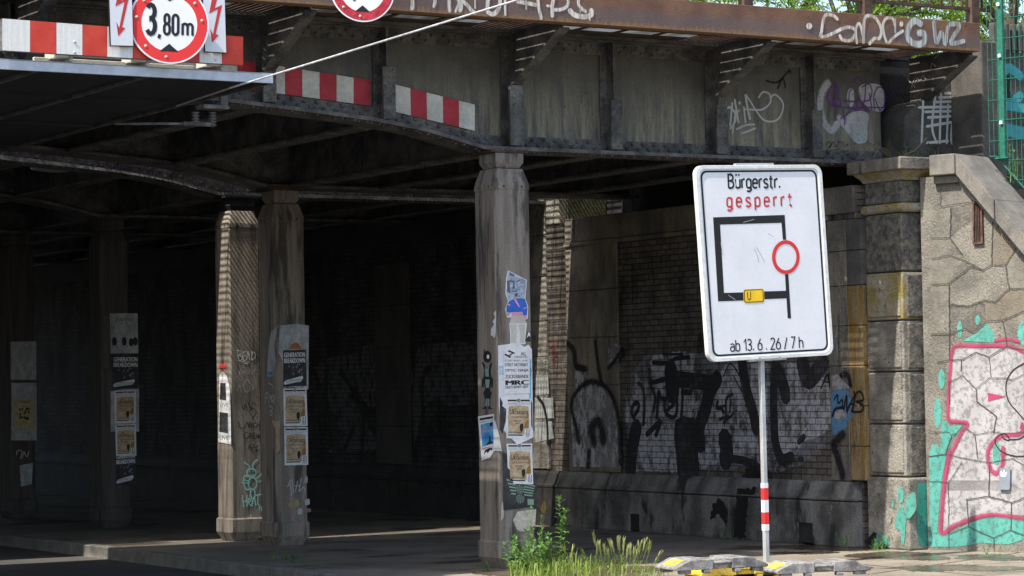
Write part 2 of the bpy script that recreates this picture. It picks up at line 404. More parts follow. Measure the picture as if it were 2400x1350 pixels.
# web plate: dark paint with olive run-off stains
def webmat():
    m, nt, b = newmat('stained_web_plate')
    c = mixc(nt, mr(nt, noise(nt, (1, 1, 1), 2, 6), .35, .65), (.042, .041, .04), (.075, .071, .062))
    g = nd(nt, 'ShaderNodeNewGeometry'); sp = nd(nt, 'ShaderNodeSeparateXYZ'); nt.links.new(g.outputs['Position'], sp.inputs[0])
    zf = mr(nt, mathn(nt, 'ADD', sp.outputs['Z'], mathn(nt, 'MULTIPLY', noise(nt, (1, 1, .1), 3, 3), .6)), 4.25, 4.95, 1, .1)
    st = mr(nt, noise(nt, (7, 7, .6), 1.2, 6, .75), .36, .62)
    c = mixc(nt, mathn(nt, 'MULTIPLY', mathn(nt, 'MULTIPLY', zf, st), .85), c, (.27, .24, .165))
    c = mixc(nt, mr(nt, noise(nt, (1, 1, 1), 28, 3, .6), .68, .74), c, (.02, .02, .02))
    fn = mr(nt, noise(nt, (1, 1, 1), 60, 4, .7), .2, .8, .75, 1.25); cc = nd(nt, 'ShaderNodeCombineColor')
    for i in range(3): nt.links.new(fn, cc.inputs[i])
    c = mixc(nt, 1.0, c, cc.outputs[0], 'MULTIPLY')
    nt.links.new(c, b.inputs['Base Color']); b.inputs['Roughness'].default_value = .6
    bump(nt, b, noise(nt, (1, 1, 1), 50, 5), .2, .006); return m
M['web'] = webmat()
def rustmat():
    m, nt, b = newmat('rusty_fascia')
    c = mixc(nt, mr(nt, noise(nt, (1, 1, 1), 3, 6), .35, .65), (.115, .055, .036), (.17, .092, .056))
    g = nd(nt, 'ShaderNodeNewGeometry'); sp = nd(nt, 'ShaderNodeSeparateXYZ'); nt.links.new(g.outputs['Position'], sp.inputs[0])
    run = noise(nt, (26, 26, .6), 1.1, 5, .7)
    zz = mathn(nt, 'ADD', sp.outputs['Z'], mathn(nt, 'MULTIPLY', run, .16))
    band = mathn(nt, 'MULTIPLY', mr(nt, zz, 4.93, 4.99), mr(nt, zz, 5.05, 5.16, 1, 0))
    c = mixc(nt, mathn(nt, 'MULTIPLY', band, .5), c, (.085, .085, .095))
    c = mixc(nt, mr(nt, zz, 5.0, 4.95), c, (.20, .115, .055))
    c = mixc(nt, mr(nt, noise(nt, (1, 1, 1), 22, 4, .7), .62, .72), c, (.05, .035, .03))
    nt.links.new(c, b.inputs['Base Color']); b.inputs['Roughness'].default_value = .9
    bump(nt, b, noise(nt, (1, 1, 1), 60, 5), .4, .008); return m
M['rust'] = rustmat()
M['rustdark'] = surf('dark_rust', (.045, .03, .025), (.09, .055, .04), 6, rough=.85)
M['rustgrille'] = surf('brown_rust', (.06, .03, .025), (.12, .065, .05), 10, rough=.8)
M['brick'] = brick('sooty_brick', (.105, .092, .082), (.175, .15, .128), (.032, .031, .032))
M['brickdark'] = brick('shaded_brick', (.042, .043, .048), (.07, .069, .072), (.022, .022, .024))  # darker brick copy: shade of the deep underpass painted in
M['brickpaint'] = brick('painted_brick', (.13, .118, .11), (.21, .185, .17), (.05, .048, .047), (.44, .44, .48))
M['plinthdark'] = surf('shaded_plinth', (.02, .02, .021), (.038, .036, .036), 3, bs=.4)  # near-black plinth copy, shade farther inside put into the colour
M['brickdarkpaint'] = brick('dim_painted_brick', (.04, .04, .042), (.06, .058, .06), (.02, .02, .021), (.115, .115, .13))  # letters on the shade-darkened brick, dimmed to match it
M['brickblack'] = brick('black_painted_brick', (.05, .05, .054), (.08, .077, .076), (.03, .03, .03), (.026, .026, .03))
M['brickmid'] = brick('faded_painted_brick', (.10, .092, .088), (.15, .135, .125), (.04, .039, .039), (.19, .19, .21))
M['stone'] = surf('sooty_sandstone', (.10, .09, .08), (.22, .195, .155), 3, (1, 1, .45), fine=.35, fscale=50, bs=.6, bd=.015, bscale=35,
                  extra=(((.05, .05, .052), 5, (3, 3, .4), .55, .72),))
M['stonecap'] = surf('grey_sandstone', (.105, .10, .094), (.17, .158, .138), 4, fine=.25, fscale=60, bs=.5, bd=.01,
                     extra=(((.10, .095, .09), 5, (1, 1, .5), .55, .75),))
M['stonelit'] = surf('rough_sandstone', (.14, .133, .116), (.285, .268, .23), 5, fine=.45, fscale=70, bs=1.0, bd=.02, bscale=42,
                     extra=(((.09, .085, .08), 9, (1, 1, 1), .58, .68),))
M['stoneblack'] = surf('encrusted_sandstone', (.05, .05, .052), (.16, .145, .115), 16, fine=.4, fscale=60, bs=.8, bd=.015, bscale=40,
                       lo=.32, hi=.68, extra=(((.24, .19, .09), 5, (1, 1, .6), .6, .75), ((.2, .19, .17), 30, (1, 1, 1), .6, .7)))
M['stoneyellow'] = surf('lichen_sandstone', (.21, .165, .045), (.28, .26, .22), 6, fine=.4, fscale=60, bs=.8, bd=.015, bscale=40,
                        extra=(((.09, .09, .085), 7, (1, 1, 1), .6, .7),))
M['stoneorange'] = surf('rust_stained_sandstone', (.20, .115, .03), (.26, .20, .11), 5, (3, 3, .35), fine=.35, bs=.5, bd=.01,
                        extra=(((.08, .075, .065), 6, (3, 3, .4), .52, .66),))
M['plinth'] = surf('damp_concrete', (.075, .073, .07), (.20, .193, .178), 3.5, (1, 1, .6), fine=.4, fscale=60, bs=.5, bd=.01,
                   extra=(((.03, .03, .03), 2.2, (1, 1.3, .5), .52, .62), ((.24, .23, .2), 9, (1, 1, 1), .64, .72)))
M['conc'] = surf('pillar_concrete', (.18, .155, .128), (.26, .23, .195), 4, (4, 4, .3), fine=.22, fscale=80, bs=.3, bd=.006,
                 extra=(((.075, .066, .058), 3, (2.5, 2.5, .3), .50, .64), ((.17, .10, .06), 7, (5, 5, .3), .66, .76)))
M['concshade'] = surf('shaded_pillar_concrete', (.055, .05, .05), (.095, .085, .082), 4, (4, 4, .3), fine=.3, fscale=80, bs=.3, bd=.006)  # gloom around the inner pillars put into a darker concrete
M['stonedark'] = surf('shaded_pilaster', (.045, .043, .045), (.07, .066, .064), 3, (1, 1, .5), bs=.4)  # darker pilaster stone imitates the shade deeper in
M['concdark'] = surf('grimy_concrete', (.055, .052, .048), (.10, .095, .085), 3, fine=.3, bs=.4, bd=.01, extra=(((.15, .125, .08), 3, (1, 1, .4), .62, .75),))
M['wing'] = surf('wing_sandstone', (.125, .118, .102), (.205, .192, .163), 3.0, fine=.45, fscale=80, bs=.9, bd=.016, bscale=45,
                 extra=(((.085, .08, .074), 9, (1, 1, 1), .58, .70), ((.26, .25, .23), 26, (1, 1, 1), .62, .7), ((.24, .19, .125), 3, (1, 1, 1), .62, .78)))
M['joint'] = flat('mortar_gap', (.055, .05, .045), .95)
M['asphalt'] = surf('asphalt', (.045, .044, .042), (.07, .067, .062), 1.2, fine=.35, fscale=120, bs=.5, bd=.006, bscale=150)
M['pave'] = surf('pavement_asphalt', (.14, .125, .102), (.22, .195, .155), 1.1, fine=.35, fscale=110, bs=.5, bd=.006, bscale=130,
                 extra=(((.055, .042, .028), 1.0, (.6, 1, 1), .54, .62), ((.19, .18, .16), 2.2, (1, 1, 1), .62, .74)))
M['wet'] = surf('wet_pavement', (.045, .032, .02), (.085, .065, .04), 2.5, fine=.3, fscale=110, rough=.25, bs=.2, bd=.004, bscale=90, spec=.5)
M['kerb'] = surf('granite_kerb', (.13, .125, .115), (.20, .19, .175), 5, fine=.35, fscale=150, bs=.4, bd=.005)
M['galv'] = surf('galvanised', (.38, .40, .41), (.50, .52, .53), 9, (1, 1, .4), fine=.12, rough=.45, metal=.35, bs=.1)
M['alu'] = surf('aluminium', (.42, .45, .50), (.52, .55, .60), 6, fine=.08, rough=.4, metal=.5, bs=.05)
M['cream'] = surf('cream_steel', (.40, .39, .33), (.52, .50, .43), 8, fine=.15, rough=.6)
M['white'] = surf('white_sheeting', (.66, .685, .72), (.71, .73, .76), 2.5, fine=.03, fscale=30, rough=.35, bs=.02, extra=(((.58, .60, .62), 4, (3, 3, .5), .62, .8),))
M['whiteframe'] = surf('bare_aluminium_frame', (.62, .64, .63), (.74, .75, .74), 12, fine=.1, rough=.4, metal=.2, bs=.1)
M['blackfilm'] = flat('black_film', (.014, .014, .015), .4)
M['red'] = flat('signal_red', (.62, .035, .035), .4, v=.04)
M['redtext'] = flat('red_lettering', (.52, .04, .04), .4)
M['yellow'] = flat('yellow_film', (.80, .52, .02), .4)
M['orange'] = surf('orange_red_sheeting', (.52, .045, .025), (.60, .062, .038), 8, fine=.06, rough=.4, bs=.03)
M['stripewhite'] = surf('ribbed_white_sheeting', (.66, .66, .62), (.76, .76, .72), 9, (14, 14, .3), fine=.08, rough=.45, bs=.05)
M['oldwhite'] = surf('crumpled_white_film', (.46, .45, .40), (.58, .57, .52), 6, fine=.15, rough=.5, bs=.6, bd=.02, bscale=14)
M['oldred_shade'] = surf('faded_shaded_red_film', (.34, .022, .035), (.42, .035, .05), 6, fine=.12, rough=.5, bs=.6, bd=.02, bscale=14)
M['green'] = surf('green_powder_coat', (.012, .105, .07), (.018, .13, .085), 8, rough=.45, bs=.05)
M['rubber'] = surf('recycled_plastic', (.10, .10, .10), (.25, .245, .235), 9, fine=.45, fscale=70, rough=.75, bs=.4, bd=.004)
M['rubberyellow'] = surf('yellow_plastic', (.40, .27, .03), (.52, .38, .07), 5, fine=.25, rough=.7, extra=(((.12, .10, .06), 6, (1, 1, 1), .62, .72),))
M['cable'] = surf('pale_cable', (.30, .31, .32), (.40, .41, .43), 9, rough=.5, bs=0)
M['porcelain'] = flat('grey_insulator', (.10, .095, .09), .35)
M['panel'] = surf('canopy_underside', (.014, .015, .02), (.026, .027, .033), 2.5, (1, .3, 1), fine=.2, rough=.75)
M['soil'] = surf('soil', (.06, .045, .03), (.10, .08, .055), 3, bs=.8, bd=.03)
M['yellowscrap'] = flat('faded_yellow_paper', (.34, .28, .09), .7)
M['pinkscrap'] = flat('faded_pink_paper', (.30, .16, .16), .7)
M['lamp'] = flat('lamp_glass', (.35, .36, .35), .3)
M['leaf'] = leafmat('leaf_bright', (.145, .24, .048), .55)
M['leaf2'] = leafmat('leaf_mid', (.05, .10, .018))
M['leaf3'] = leafmat('leaf_yellow', (.21, .28, .07), .55)
M['leafweed'] = leafmat('weed_leaf', (.15, .27, .09), .4)
M['straw'] = leafmat('seed_head', (.30, .32, .14), .4)
M['bark'] = surf('bark', (.07, .055, .04), (.13, .105, .08), 9, (1, 1, .3), bs=.8, bd=.02)
M['twig'] = flat('dry_twig', (.16, .12, .09), .8)
M['dryhead'] = flat('dry_flower', (.22, .15, .05), .8)
def frosted():
    m, nt, b = newmat('milky_panel'); b.inputs['Base Color'].default_value = (.5, .52, .55, 1); b.inputs['Roughness'].default_value = .5
    tl = nd(nt, 'ShaderNodeBsdfTranslucent'); tl.inputs[0].default_value = (.6, .63, .66, 1)
    mx = nd(nt, 'ShaderNodeMixShader'); mx.inputs[0].default_value = .55
    nt.links.new(b.outputs[0], mx.inputs[1]); nt.links.new(tl.outputs[0], mx.inputs[2]); nt.links.new(mx.outputs[0], nt.nodes['Material Output'].inputs[0])
    c = mixc(nt, mr(nt, noise(nt, (1, .3, 1), 1.3, 3), .4, .6), (.06, .06, .065), (.42, .45, .47)); nt.links.new(c, tl.inputs[0]); return m
M['frost'] = frosted()
# paper and print
M['paper'] = surf('white_paper', (.66, .67, .70), (.76, .77, .79), 9, fine=.08, rough=.7, bs=.35, bd=.012, bscale=16)
M['papergrey'] = surf('grey_torn_paper', (.30, .32, .34), (.46, .48, .50), 12, (1, 1, .5), fine=.25, rough=.8, bs=.5, bd=.01, bscale=18, extra=(((.10, .10, .10), 16, (1, 1, .4), .64, .7),))
M['paperdark'] = surf('dark_print', (.025, .026, .03), (.05, .05, .055), 14, fine=.3, rough=.6, extra=(((.20, .20, .21), 20, (1, 1, 1), .66, .72),))
M['paperyellow'] = surf('yellowed_paper', (.40, .34, .16), (.50, .44, .24), 12, fine=.15, rough=.7)
M['paperbeige'] = surf('stained_paper', (.42, .37, .30), (.56, .52, .44), 10, fine=.2, rough=.8, bs=.4, bd=.012, bscale=18, extra=(((.25, .17, .09), 12, (1, 1, 1), .62, .7),))
M['parchment'] = surf('parchment_print', (.42, .30, .17), (.55, .44, .30), 12, fine=.2, rough=.7, extra=(((.30, .12, .05), 15, (1, 1, 1), .62, .7),))
M['ink'] = flat('black_ink', (.02, .02, .022), .6)
M['greyink'] = flat('grey_ink', (.25, .26, .27), .6)
M['blueprint'] = surf('blue_print', (.04, .20, .48), (.12, .40, .68), 8, fine=.15, rough=.6)
M['bluepaint'] = flat('royal_blue', (.035, .14, .55), .6)
M['pink'] = flat('pink_paper', (.72, .30, .38), .6)
M['facepaper'] = surf('blue_grey_face_print', (.22, .27, .36), (.48, .53, .62), 22, fine=.15, rough=.7, bs=.3, bd=.01, bscale=20)
M['skinpaper'] = flat('pale_beige_paper', (.52, .49, .44), .7)
M['lightblue'] = flat('light_blue_print', (.16, .45, .72), .6)
M['brownhead'] = flat('brown_print', (.30, .15, .04), .7)
M['gprint'] = flat('pale_green_print', (.22, .33, .26), .6)
# paint
M['p_white'] = spray('white_spray', (.60, .56, .50), .02, .4, .5, wsc=(6, 6, .5), wscale=6)
M['p_bluewhite'] = spray('bluish_white_spray', (.42, .45, .45), .02, .45, .55, wsc=(8, 8, .4), wscale=5)
M['p_ghost'] = spray('ghost_white_spray', (.42, .43, .43), .0, .7, .35, amount=.9)
M['p_chalk'] = spray('chalky_tag', (.50, .51, .50), .0, .35, .28, wscale=40)
M['p_silver'] = spray('silver_marker', (.42, .42, .40), .0, .2, .1)
M['p_purple'] = spray('purple_spray', (.13, .035, .22), .02, .5, .2)
M['p_black'] = spray('black_spray', (.016, .016, .018), .02, .4, .15)
M['p_blacksoft'] = spray('faded_black_spray', (.018, .018, .022), .0, .8, .3, amount=.9)
M['p_pink'] = spray('pink_spray', (.31, .045, .105), .0, .95, .35, wscale=30)
M['p_cyan'] = spray('turquoise_spray', (.085, .30, .255), .0, .3, .40, wscale=24)
M['p_wallwhite'] = spray('white_wall_paint', (.33, .325, .335), .0, .3, .46, wscale=20)
M['p_blue'] = spray('blue_spray', (.10, .22, .38), .0, .6, .35)
M['p_cyandark'] = spray('cyan_spray', (.06, .32, .36), .0, .4, .2)
M['p_mint'] = spray('mint_marker', (.30, .56, .49), .0, .2, .05)
M['p_red'] = spray('red_spray', (.14, .015, .015), .0, .6, .7, wscale=12, amount=.7)
M['p_stain'] = spray('wet_black_stain', (.010, .010, .010), .0, .5, .12, wscale=12, rough=.35)
M['p_wallgrey'] = spray('grey_wall_paint', (.36, .36, .39), .0, .3, .62, wscale=11, wsc=(1, 1, .5))
M['p_faint'] = spray('faint_black_spray', (.02, .02, .022), .0, .8, .6, amount=.6)
M['p_lime'] = spray('lime_run_off', (.34, .33, .30), .0, .9, .55, wscale=16, wsc=(1, 1, .4), amount=.8)
M['p_stonedark'] = spray('dark_weathering', (.095, .09, .085), .0, .6, .6, wscale=12, amount=.45)
M['p_stonepale'] = spray('pale_stone_face', (.245, .232, .2), .0, .6, .6, wscale=12, amount=.6)
M['p_stonetan'] = spray('tan_stone_face', (.225, .19, .14), .0, .6, .6, wscale=10, amount=.6)
M['grass'] = leafmat('grass_blade', (.22, .31, .07), .5)
# ================================================================== THE SETTING
XW, YW = 16.08, 20.25          # abutment wall plane, front girder web plane
mb = MB(); mb.add([(-150, -150, -.12), (150, -150, -.12), (150, 150, -.12), (-150, 150, -.12)], [(0, 1, 2, 3)])
build('road', mb, M['asphalt'], kind='structure')
mb = MB(); mb.add([(10.55, -40, 0), (60, -40, 0), (60, 70, 0), (10.55, 70, 0)], [(0, 1, 2, 3)])
mb.add([(10.55, -40, -.12), (10.55, -40, 0), (10.55, 70, 0), (10.55, 70, -.12)], [(0, 1, 2, 3)])
build('pavement', mb, M['pave'], kind='structure')
mb = MB(); y = -6.0
while y < 60:
    L = random.uniform(.9, 1.1); mb.box(10.4, 10.548, y, y+L-.008, -.14, .004+random.uniform(0, .004)); y += L
build('kerb', mb, M['kerb'], bevel=.012, kind='structure')
# slab joints and puddle stains of the forecourt
gp = Plane((0, 0, 0), (1, 0, 0), (0, 1, 0))
mb = MB()
for q in (((2033,1347),(2400,1294)), ((2022,1323),(2320,1352)), ((1990,1316),(2180,1284)), ((2160,1330),(2400,1318)), ((2040,1290),(2400,1312))):
    stroke(mb, gp, q, .018, .003, sharp=True)
build('paving_joint', mb, M['joint'], kind='structure')
def blob(x0, y0, rx, ry, n=26, seed=0):
    R = random.Random(seed); ph = [R.uniform(0, 6.3) for _ in range(4)]
    o = []
    for i in range(n):
        a = 2*pi*i/n; k = 1+.22*sin(2*a+ph[0])+.14*sin(3*a+ph[1])+.08*sin(5*a+ph[2])
        o.append((x0+rx*k*cos(a), y0+ry*k*sin(a)))
    return o
mb = MB()
for i, (a, b, c, d) in enumerate(((1930, 1283, 130, 7), (2110, 1303, 100, 11), (2330, 1307, 95, 7), (1880, 1296, 70, 4), (2250, 1332, 120, 9), (1990, 1335, 60, 5))):
    fill(mb, gp, jag(blob(a, b, c, d, seed=i), .5, 4), .0012+.0005*i)
build('wet_patch', mb, M['wet'], kind='structure')
# embankment behind the walls
mb = MB()
prof = [(60, 3.55), (19.4, 3.55), (18.4, 2.7), (15.4, .3), (15.0, 0)]
mb.prism([(17.0, y, z) for y, z in prof]+[(17.0, 60, 0)], (43, 0, 0))
build('embankment', mb, M['soil'], kind='structure')

# ================================================================== FRONT BRIDGE
ARC = [(6, 4.225), (7.5, 4.205), (9.22, 4.14), (9.91, 4.09), (10.67, 4.03), (11.19, 3.96), (11.63, 3.86), (11.81, 3.815)]
def bot(x):
    if x < 6: x = 12-x
    if x >= 11.81: return 3.815
    for (a, b), (c, d) in zip(ARC, ARC[1:]):
        if a <= x <= c: return b+(d-b)*(x-a)/(c-a)
XS = [-3.5+.35*i for i in range(27)]+[6+.25*i for i in range(13)]+[9.2+.12*i for i in range(23)]+[11.9, 12.4, 13, 14, 15, 16, 16.6]
XS = sorted(set(round(x, 3) for x in XS))
STF = [-2.0+1.165*i for i in range(10)]+[9.67, 10.85, 12.19, 13.28, 14.5, 15.66]
def girder(mb, y, ztop, rv=True, x1=16.6, sgn=-1):
    xs = [x for x in XS if x <= x1]
    for a, b in zip(xs, xs[1:]):
        za, zb = bot(a), bot(b)
        mb.prism([(a, y-.01, za+.035), (b, y-.01, zb+.035), (b, y-.01, ztop), (a, y-.01, ztop)], (0, .02, 0), 1)   # web
        mb.prism([(a, y-.2, za), (b, y-.2, zb), (b, y-.2, zb+.033), (a, y-.2, za+.033)], (0, .4, 0), 0)             # bottom flange
        if rv:
            mb.prism([(a, y-.024, za+.033), (b, y-.024, zb+.033), (b, y-.024, zb+.15), (a, y-.024, za+.15)], (0, .012, 0), 0)
            mb.prism([(a, y-.1, za+.033), (b, y-.1, zb+.033), (b, y-.1, zb+.046), (a, y-.1, za+.046)], (0, .074, 0), 0)
    mb.box(xs[0], x1, y-.2, y+.2, ztop, ztop+.03, 0)
    if rv:
        mb.box(xs[0], x1, y-.024, y-.012, ztop-.13, ztop-.002, 0)
        mb.box(xs[0], x1, y-.1, y-.026, ztop-.014, ztop-.001, 0)
        x = 8.9; k = 0
        while x < 16.4:
            z = bot(x)
            mb.rivet((x, y-.024, z+.075+.05*(k % 2)), (0, -1, 0), .022, 1.0)
            mb.rivet((x, y-.15+.045*(k % 2), z), (0, 0, -1), .02, 1.0)
            mb.rivet((x, y-.024, ztop-.05-.05*(k % 2)), (0, -1, 0), .018, .95)
            x += .062; k += 1
br = thing('railway_bridge', 'dark riveted steel girder bridge with rusty fascia spanning the road in front', 'bridge', (6, 22.5, 3.8))
mb = MB(); girder(mb, YW, 4.90); G1 = build('front_girder', mb, [M['steel'], M['web']], br)
mb = MB(); girder(mb, 24.85, 4.90, False); build('rear_girder', mb, [M['steel'], M['steel']], br)
# seams of the web sheets, stiffener angles, gussets
for i, x in enumerate(STF):
    mb = MB(); zb = bot(x)
    mb.box(x-.085, x+.07, YW-.03, YW-.0125, zb+.152, 4.768)
    mb.box(x-.012, x+.012, YW-.15, YW-.03, zb+.05, 4.88)
    z = zb+.2
    while z < 4.75:
        mb.rivet((x-.055, YW-.03, z), (0, -1, 0), .015)
        mb.rivet((x+.045, YW-.03, z+.04), (0, -1, 0), .015); z += .085
    build('stiffener', mb, M['steel'], br)
    mb = MB()
    if abs(x-12.19) < .01: mb.box(x-.085, x+.06, YW-.185, YW-.151, zb+.048, 4.42)
    else: mb.box(x-.06, x+.065, YW-.18, YW-.151, zb+.048, zb+.52)
    z = zb+.12
    while z < zb+.5:
        for dx in (-.04, .045): mb.rivet((x+dx, YW-.18 if abs(x-12.19) > .01 else YW-.185, z), (0, -1, 0), .014)
        z += .075
    build('gusset_plate', mb, M['steel_light'] if abs(x-12.19) < .01 else M['steel'], br, bevel=.003)
# cantilever brackets
for x in (0.4, 2.73, 5.06, 7.39, 9.67, 12.19, 14.5, 16.98):
    mb = MB()
    mb.prism([(x-.008, YW-.03, 4.93), (x-.008, 19.27, 4.93), (x-.008, 19.27, 4.84), (x-.008, YW-.16, 4.42), (x-.008, YW-.03, 4.34)], (.016, 0, 0))
    a = Vector((x, 19.25, 4.845)); b = Vector((x, YW-.15, 4.425)); d = (b-a).normalized(); n = Vector((1, 0, 0)).cross(d)
    mb.obox((a+b)/2+n*.0, d*((b-a).length/2), Vector((.055, 0, 0)), n*.008)
    mb.box(x-.05, x+.05, 19.27, 20.05, 4.915, 4.929)
    for k in range(7): mb.rivet(a+d*(.06+k*.14)+Vector((-.03, 0, 0))-n*.008*(-1 if n.z < 0 else 1), (0, -.4, -1), .012)
    build('bracket', mb, M['steel'], br)
mb = MB()
mb.box(-3.5, 16.94, 19.10, 19.118, 4.87, 5.15); mb.box(-3.5, 16.94, 19.12, 19.24, 4.87, 4.884); mb.box(-3.5, 16.94, 19.12, 19.24, 5.134, 5.15)
FA = build('fascia_beam', mb, M['rust'], br, bevel=.004)
# walkway: dark plates, milky panels, bar grating beside each bracket
mb = MB(); panels = []
edges = [-3.4, .4, 2.73, 5.06, 7.39, 9.67, 12.19, 14.5, 16.94]
for a, b in zip(edges, edges[1:]):
    mb.box(a+.06, b-.5, 19.25, 19.40, 4.935, 4.945); mb.box(a+.06, b-.5, 19.86, 20.44, 4.935, 4.945)
    n = 4; x = a+.06; Lx = (b-.5-a-.06)/n
    for k in range(n):
        mb.box(x+Lx*k-.02, x+Lx*k+.02, 19.401, 19.859, 4.925, 4.945)
        panels.append((x+Lx*k+.024, x+Lx*(k+1)-.024))
    mb.box(a+.06, b-.5, 19.33, 19.352, 4.88, 4.934)
build('walkway_plate', mb, M['rustdark'], br)
for a, b in panels:
    if b > 5: p = MB(); p.box(a, b, 19.402, 19.858, 4.937, 4.943); build('walkway_panel', p, M['frost'], br)
for b in edges[1:]:
    mb = MB(); x = b-.49
    while x < b+.05: mb.box(x-.025, x+.025, 19.25, 20.44, 4.955, 4.962); x += .062
    for y in (19.26, 19.85, 20.43): mb.box(b-.52, b+.075, y-.006, y+.006, 4.964, 4.972)
    build('walkway_grating', mb, M['rustdark'], br)
mb = MB(); mb.box(-3.5, 17.2, 20.45, 25.06, 4.95, 5.10); mb.box(-3.5, 17.2, 20.45, 20.6, 5.10, 5.32); build('deck', mb, M['dark'], br)
for x in STF:
    mb = MB(); zb = bot(x)+.01
    mb.box(x-.01, x+.01, YW+.02, 24.83, zb+.025, 4.94); mb.box(x-.11, x+.11, YW+.21, 24.64, zb, zb+.024)
    mb.box(x-.1, x+.1, YW+.03, 24.82, 4.92, 4.945)
    if x > 9:
        y = YW+.26
        while y < 24.6:
            for dx in (-.07, .07): mb.rivet((x+dx, y+(.05 if dx > 0 else 0), zb), (0, 0, -1), .015)
            y += .1
    build('cross_beam', mb, M['steel'], br)
for y, zz in ((21.4, 4.45), (22.55, 4.45), (23.7, 4.45)):
    mb = MB(); mb.box(-3.4, 16.5, y-.008, y+.008, zz, 4.94); mb.box(-3.4, 16.5, y-.07, y+.07, zz-.015, zz); build('stringer', mb, M['steel'], br)

# fascia graffiti
fp = front(19.10); D = lambda p: T(1800, 0, 3.375, p); FF = lambda p: T(930, 0, 4.8, p)
mb = MB()
def S(pts, w): stroke(mb, fp, pts, w, .004)
S(D([(545,150),(505,120),(445,128),(420,250),(412,288),(470,282),(600,222),(668,222),(690,262),(650,318),(590,316),(566,284)]), .042)
S(D([(700,338),(692,230),(722,188),(752,300),(756,318)]), .036); S(D([(752,335),(758,160),(795,124),(850,146),(892,230),(880,300),(838,305),(800,345)]), .042)
S(D([(1003,205),(985,150),(935,146),(908,190),(915,270),(945,338),(1000,288),(1062,246)]), .038)
S(D([(1003,150),(1005,255)]), .026); fill(mb, fp, D(ell(323, 207, 23, 26)), .005); fill(mb, fp, D(ell(1052, 190, 14, 22)), .005)
build('graffiti', mb, M['p_white'], FA)
mb = MB()
S(D([(1205,190),(1160,165),(1112,210),(1102,290),(1150,345),(1215,345),(1240,300),(1225,262),(1195,262)]), .085)
S(D([(1310,178),(1330,340),(1370,255),(1398,352),(1420,215)]), .058); S(D([(1435,195),(1500,190),(1505,225),(1455,305),(1450,345),(1545,325)]), .06)
build('graffiti', mb, M['p_bluewhite'], FA)
mb = MB()
for q, w in (([(170,-60),(172,60),(168,95)], .045), ([(420,-40),(425,20),(412,70)], .04), ([(585,-60),(585,60),(590,118)], .05), ([(700,-60),(690,40),(655,130)], .03),
             ([(690,0),(720,60),(710,115)], .05), ([(735,10),(790,60),(830,110),(870,145)], .045), ([(880,-30),(878,90)], .02), ([(1030,-40),(1015,60),(1020,130),(1075,160),(1130,120),(1155,40),(1160,-40)], .05),
             ([(1215,-30),(1215,60),(1218,165)], .03), ([(1360,20),(1450,35),(1560,55)], .045), ([(1450,-30),(1452,100)], .025), ([(1578,-60),(1590,70),(1620,205)], .042),
             ([(1770,-60),(1745,60),(1745,180)], .045), ([(1770,110),(1850,105),(1920,60),(1925,-40)], .04), ([(1745,75),(1690,65)], .03), ([(2060,-60),(2040,30),(2070,90),(2120,130)], .04),
             ([(1945,120),(2000,170),(2100,190),(2180,170),(2185,120)], .06), ([(2060,60),(2062,140)], .018), ([(2165,160),(2168,225)], .02)):
    S(FF(q), w)
build('graffiti', mb, M['p_white'], FA)
# web graffiti
wp = front(YW-.0105); C = lambda p: T(1200, 0, 3.375, p)
mb = MB()
def S2(pts, w, **k): stroke(mb, wp, pts, w, .004, **k)
S2(C([(1675,945),(1690,872),(1722,850),(1758,890),(1765,955),(1725,1015)]), .026); S2(C([(1740,815),(1722,990)]), .024)
S2(C([(1772,850),(1742,1050)]), .022); S2(C([(1755,930),(1795,872)]), .02); S2(C([(1760,790),(1790,968)]), .024); S2(C([(1832,850),(1845,968)]), .024)
fill(mb, wp, C(ell(1797, 815, 10, 13)), .005)
S2(C([(1845,752),(1858,840),(1880,940)]), .03)
S2(C([(1835,865),(1910,868),(1980,865),(2040,812),(2036,748),(1985,728),(1950,770)]), .021)
S2(C([(2040,772),(2082,750),(2140,815),(2130,900),(2082,955),(2010,958),(1960,920),(1880,800),(1850,755)]), .021)
S2(C([(1775,1022),(1850,990),(1915,985)]), .022); S2(C([(1815,1055),(1860,1040),(1922,1015)]), .022)
build('graffiti', mb, M['p_silver'], G1)
mb = MB()
S2(D([(470,660),(425,730),(410,850),(440,970),(500,1030),(545,980)]), .125); S2(D([(560,930),(580,960),(640,1040)]), .10)
fill(mb, wp, D([(620,930),(700,880),(790,900),(785,1000),(780,1110),(720,1140),(650,1080)]), .003, True)
fill(mb, wp, D([(720,690),(790,660),(900,690),(915,860),(850,880),(780,840),(730,780)]), .0035, True)
fill(mb, wp, D([(630,720),(670,700),(680,800),(650,850),(625,800)]), .0035, True)
build('graffiti', mb, M['p_ghost'], G1)
mb = MB()
S2(D([(535,650),(520,840)]), .018); S2(D([(500,840),(472,760),(500,690),(545,690),(555,740),(520,775),(570,790),(560,850),(505,835)]), .018)
S2(D([(640,860),(640,740),(665,700)]), .018); S2(D([(600,800),(690,800),(720,760)]), .022); S2(D([(640,850),(720,870),(760,800),(770,680)]), .020); S2(D([(700,870),(710,780),(760,850),(800,880)]), .02)
S2(D([(740,690),(795,665),(820,720),(800,790),(750,800)]), .018); S2(D([(840,870),(835,760),(870,690),(915,720),(915,830),(880,870),(845,780)]), .018)
S2(D([(800,740),(820,870)]), .018); S2(D([(480,800),(600,850),(780,850),(920,850)]), .018); S2(D([(590,860),(605,960),(600,990)]), .016); S2(D([(570,940),(630,900)]), .014); S2(D([(680,650),(700,610),(740,640)]), .016)
build('graffiti', mb, M['p_purple'], G1)
mb = MB()
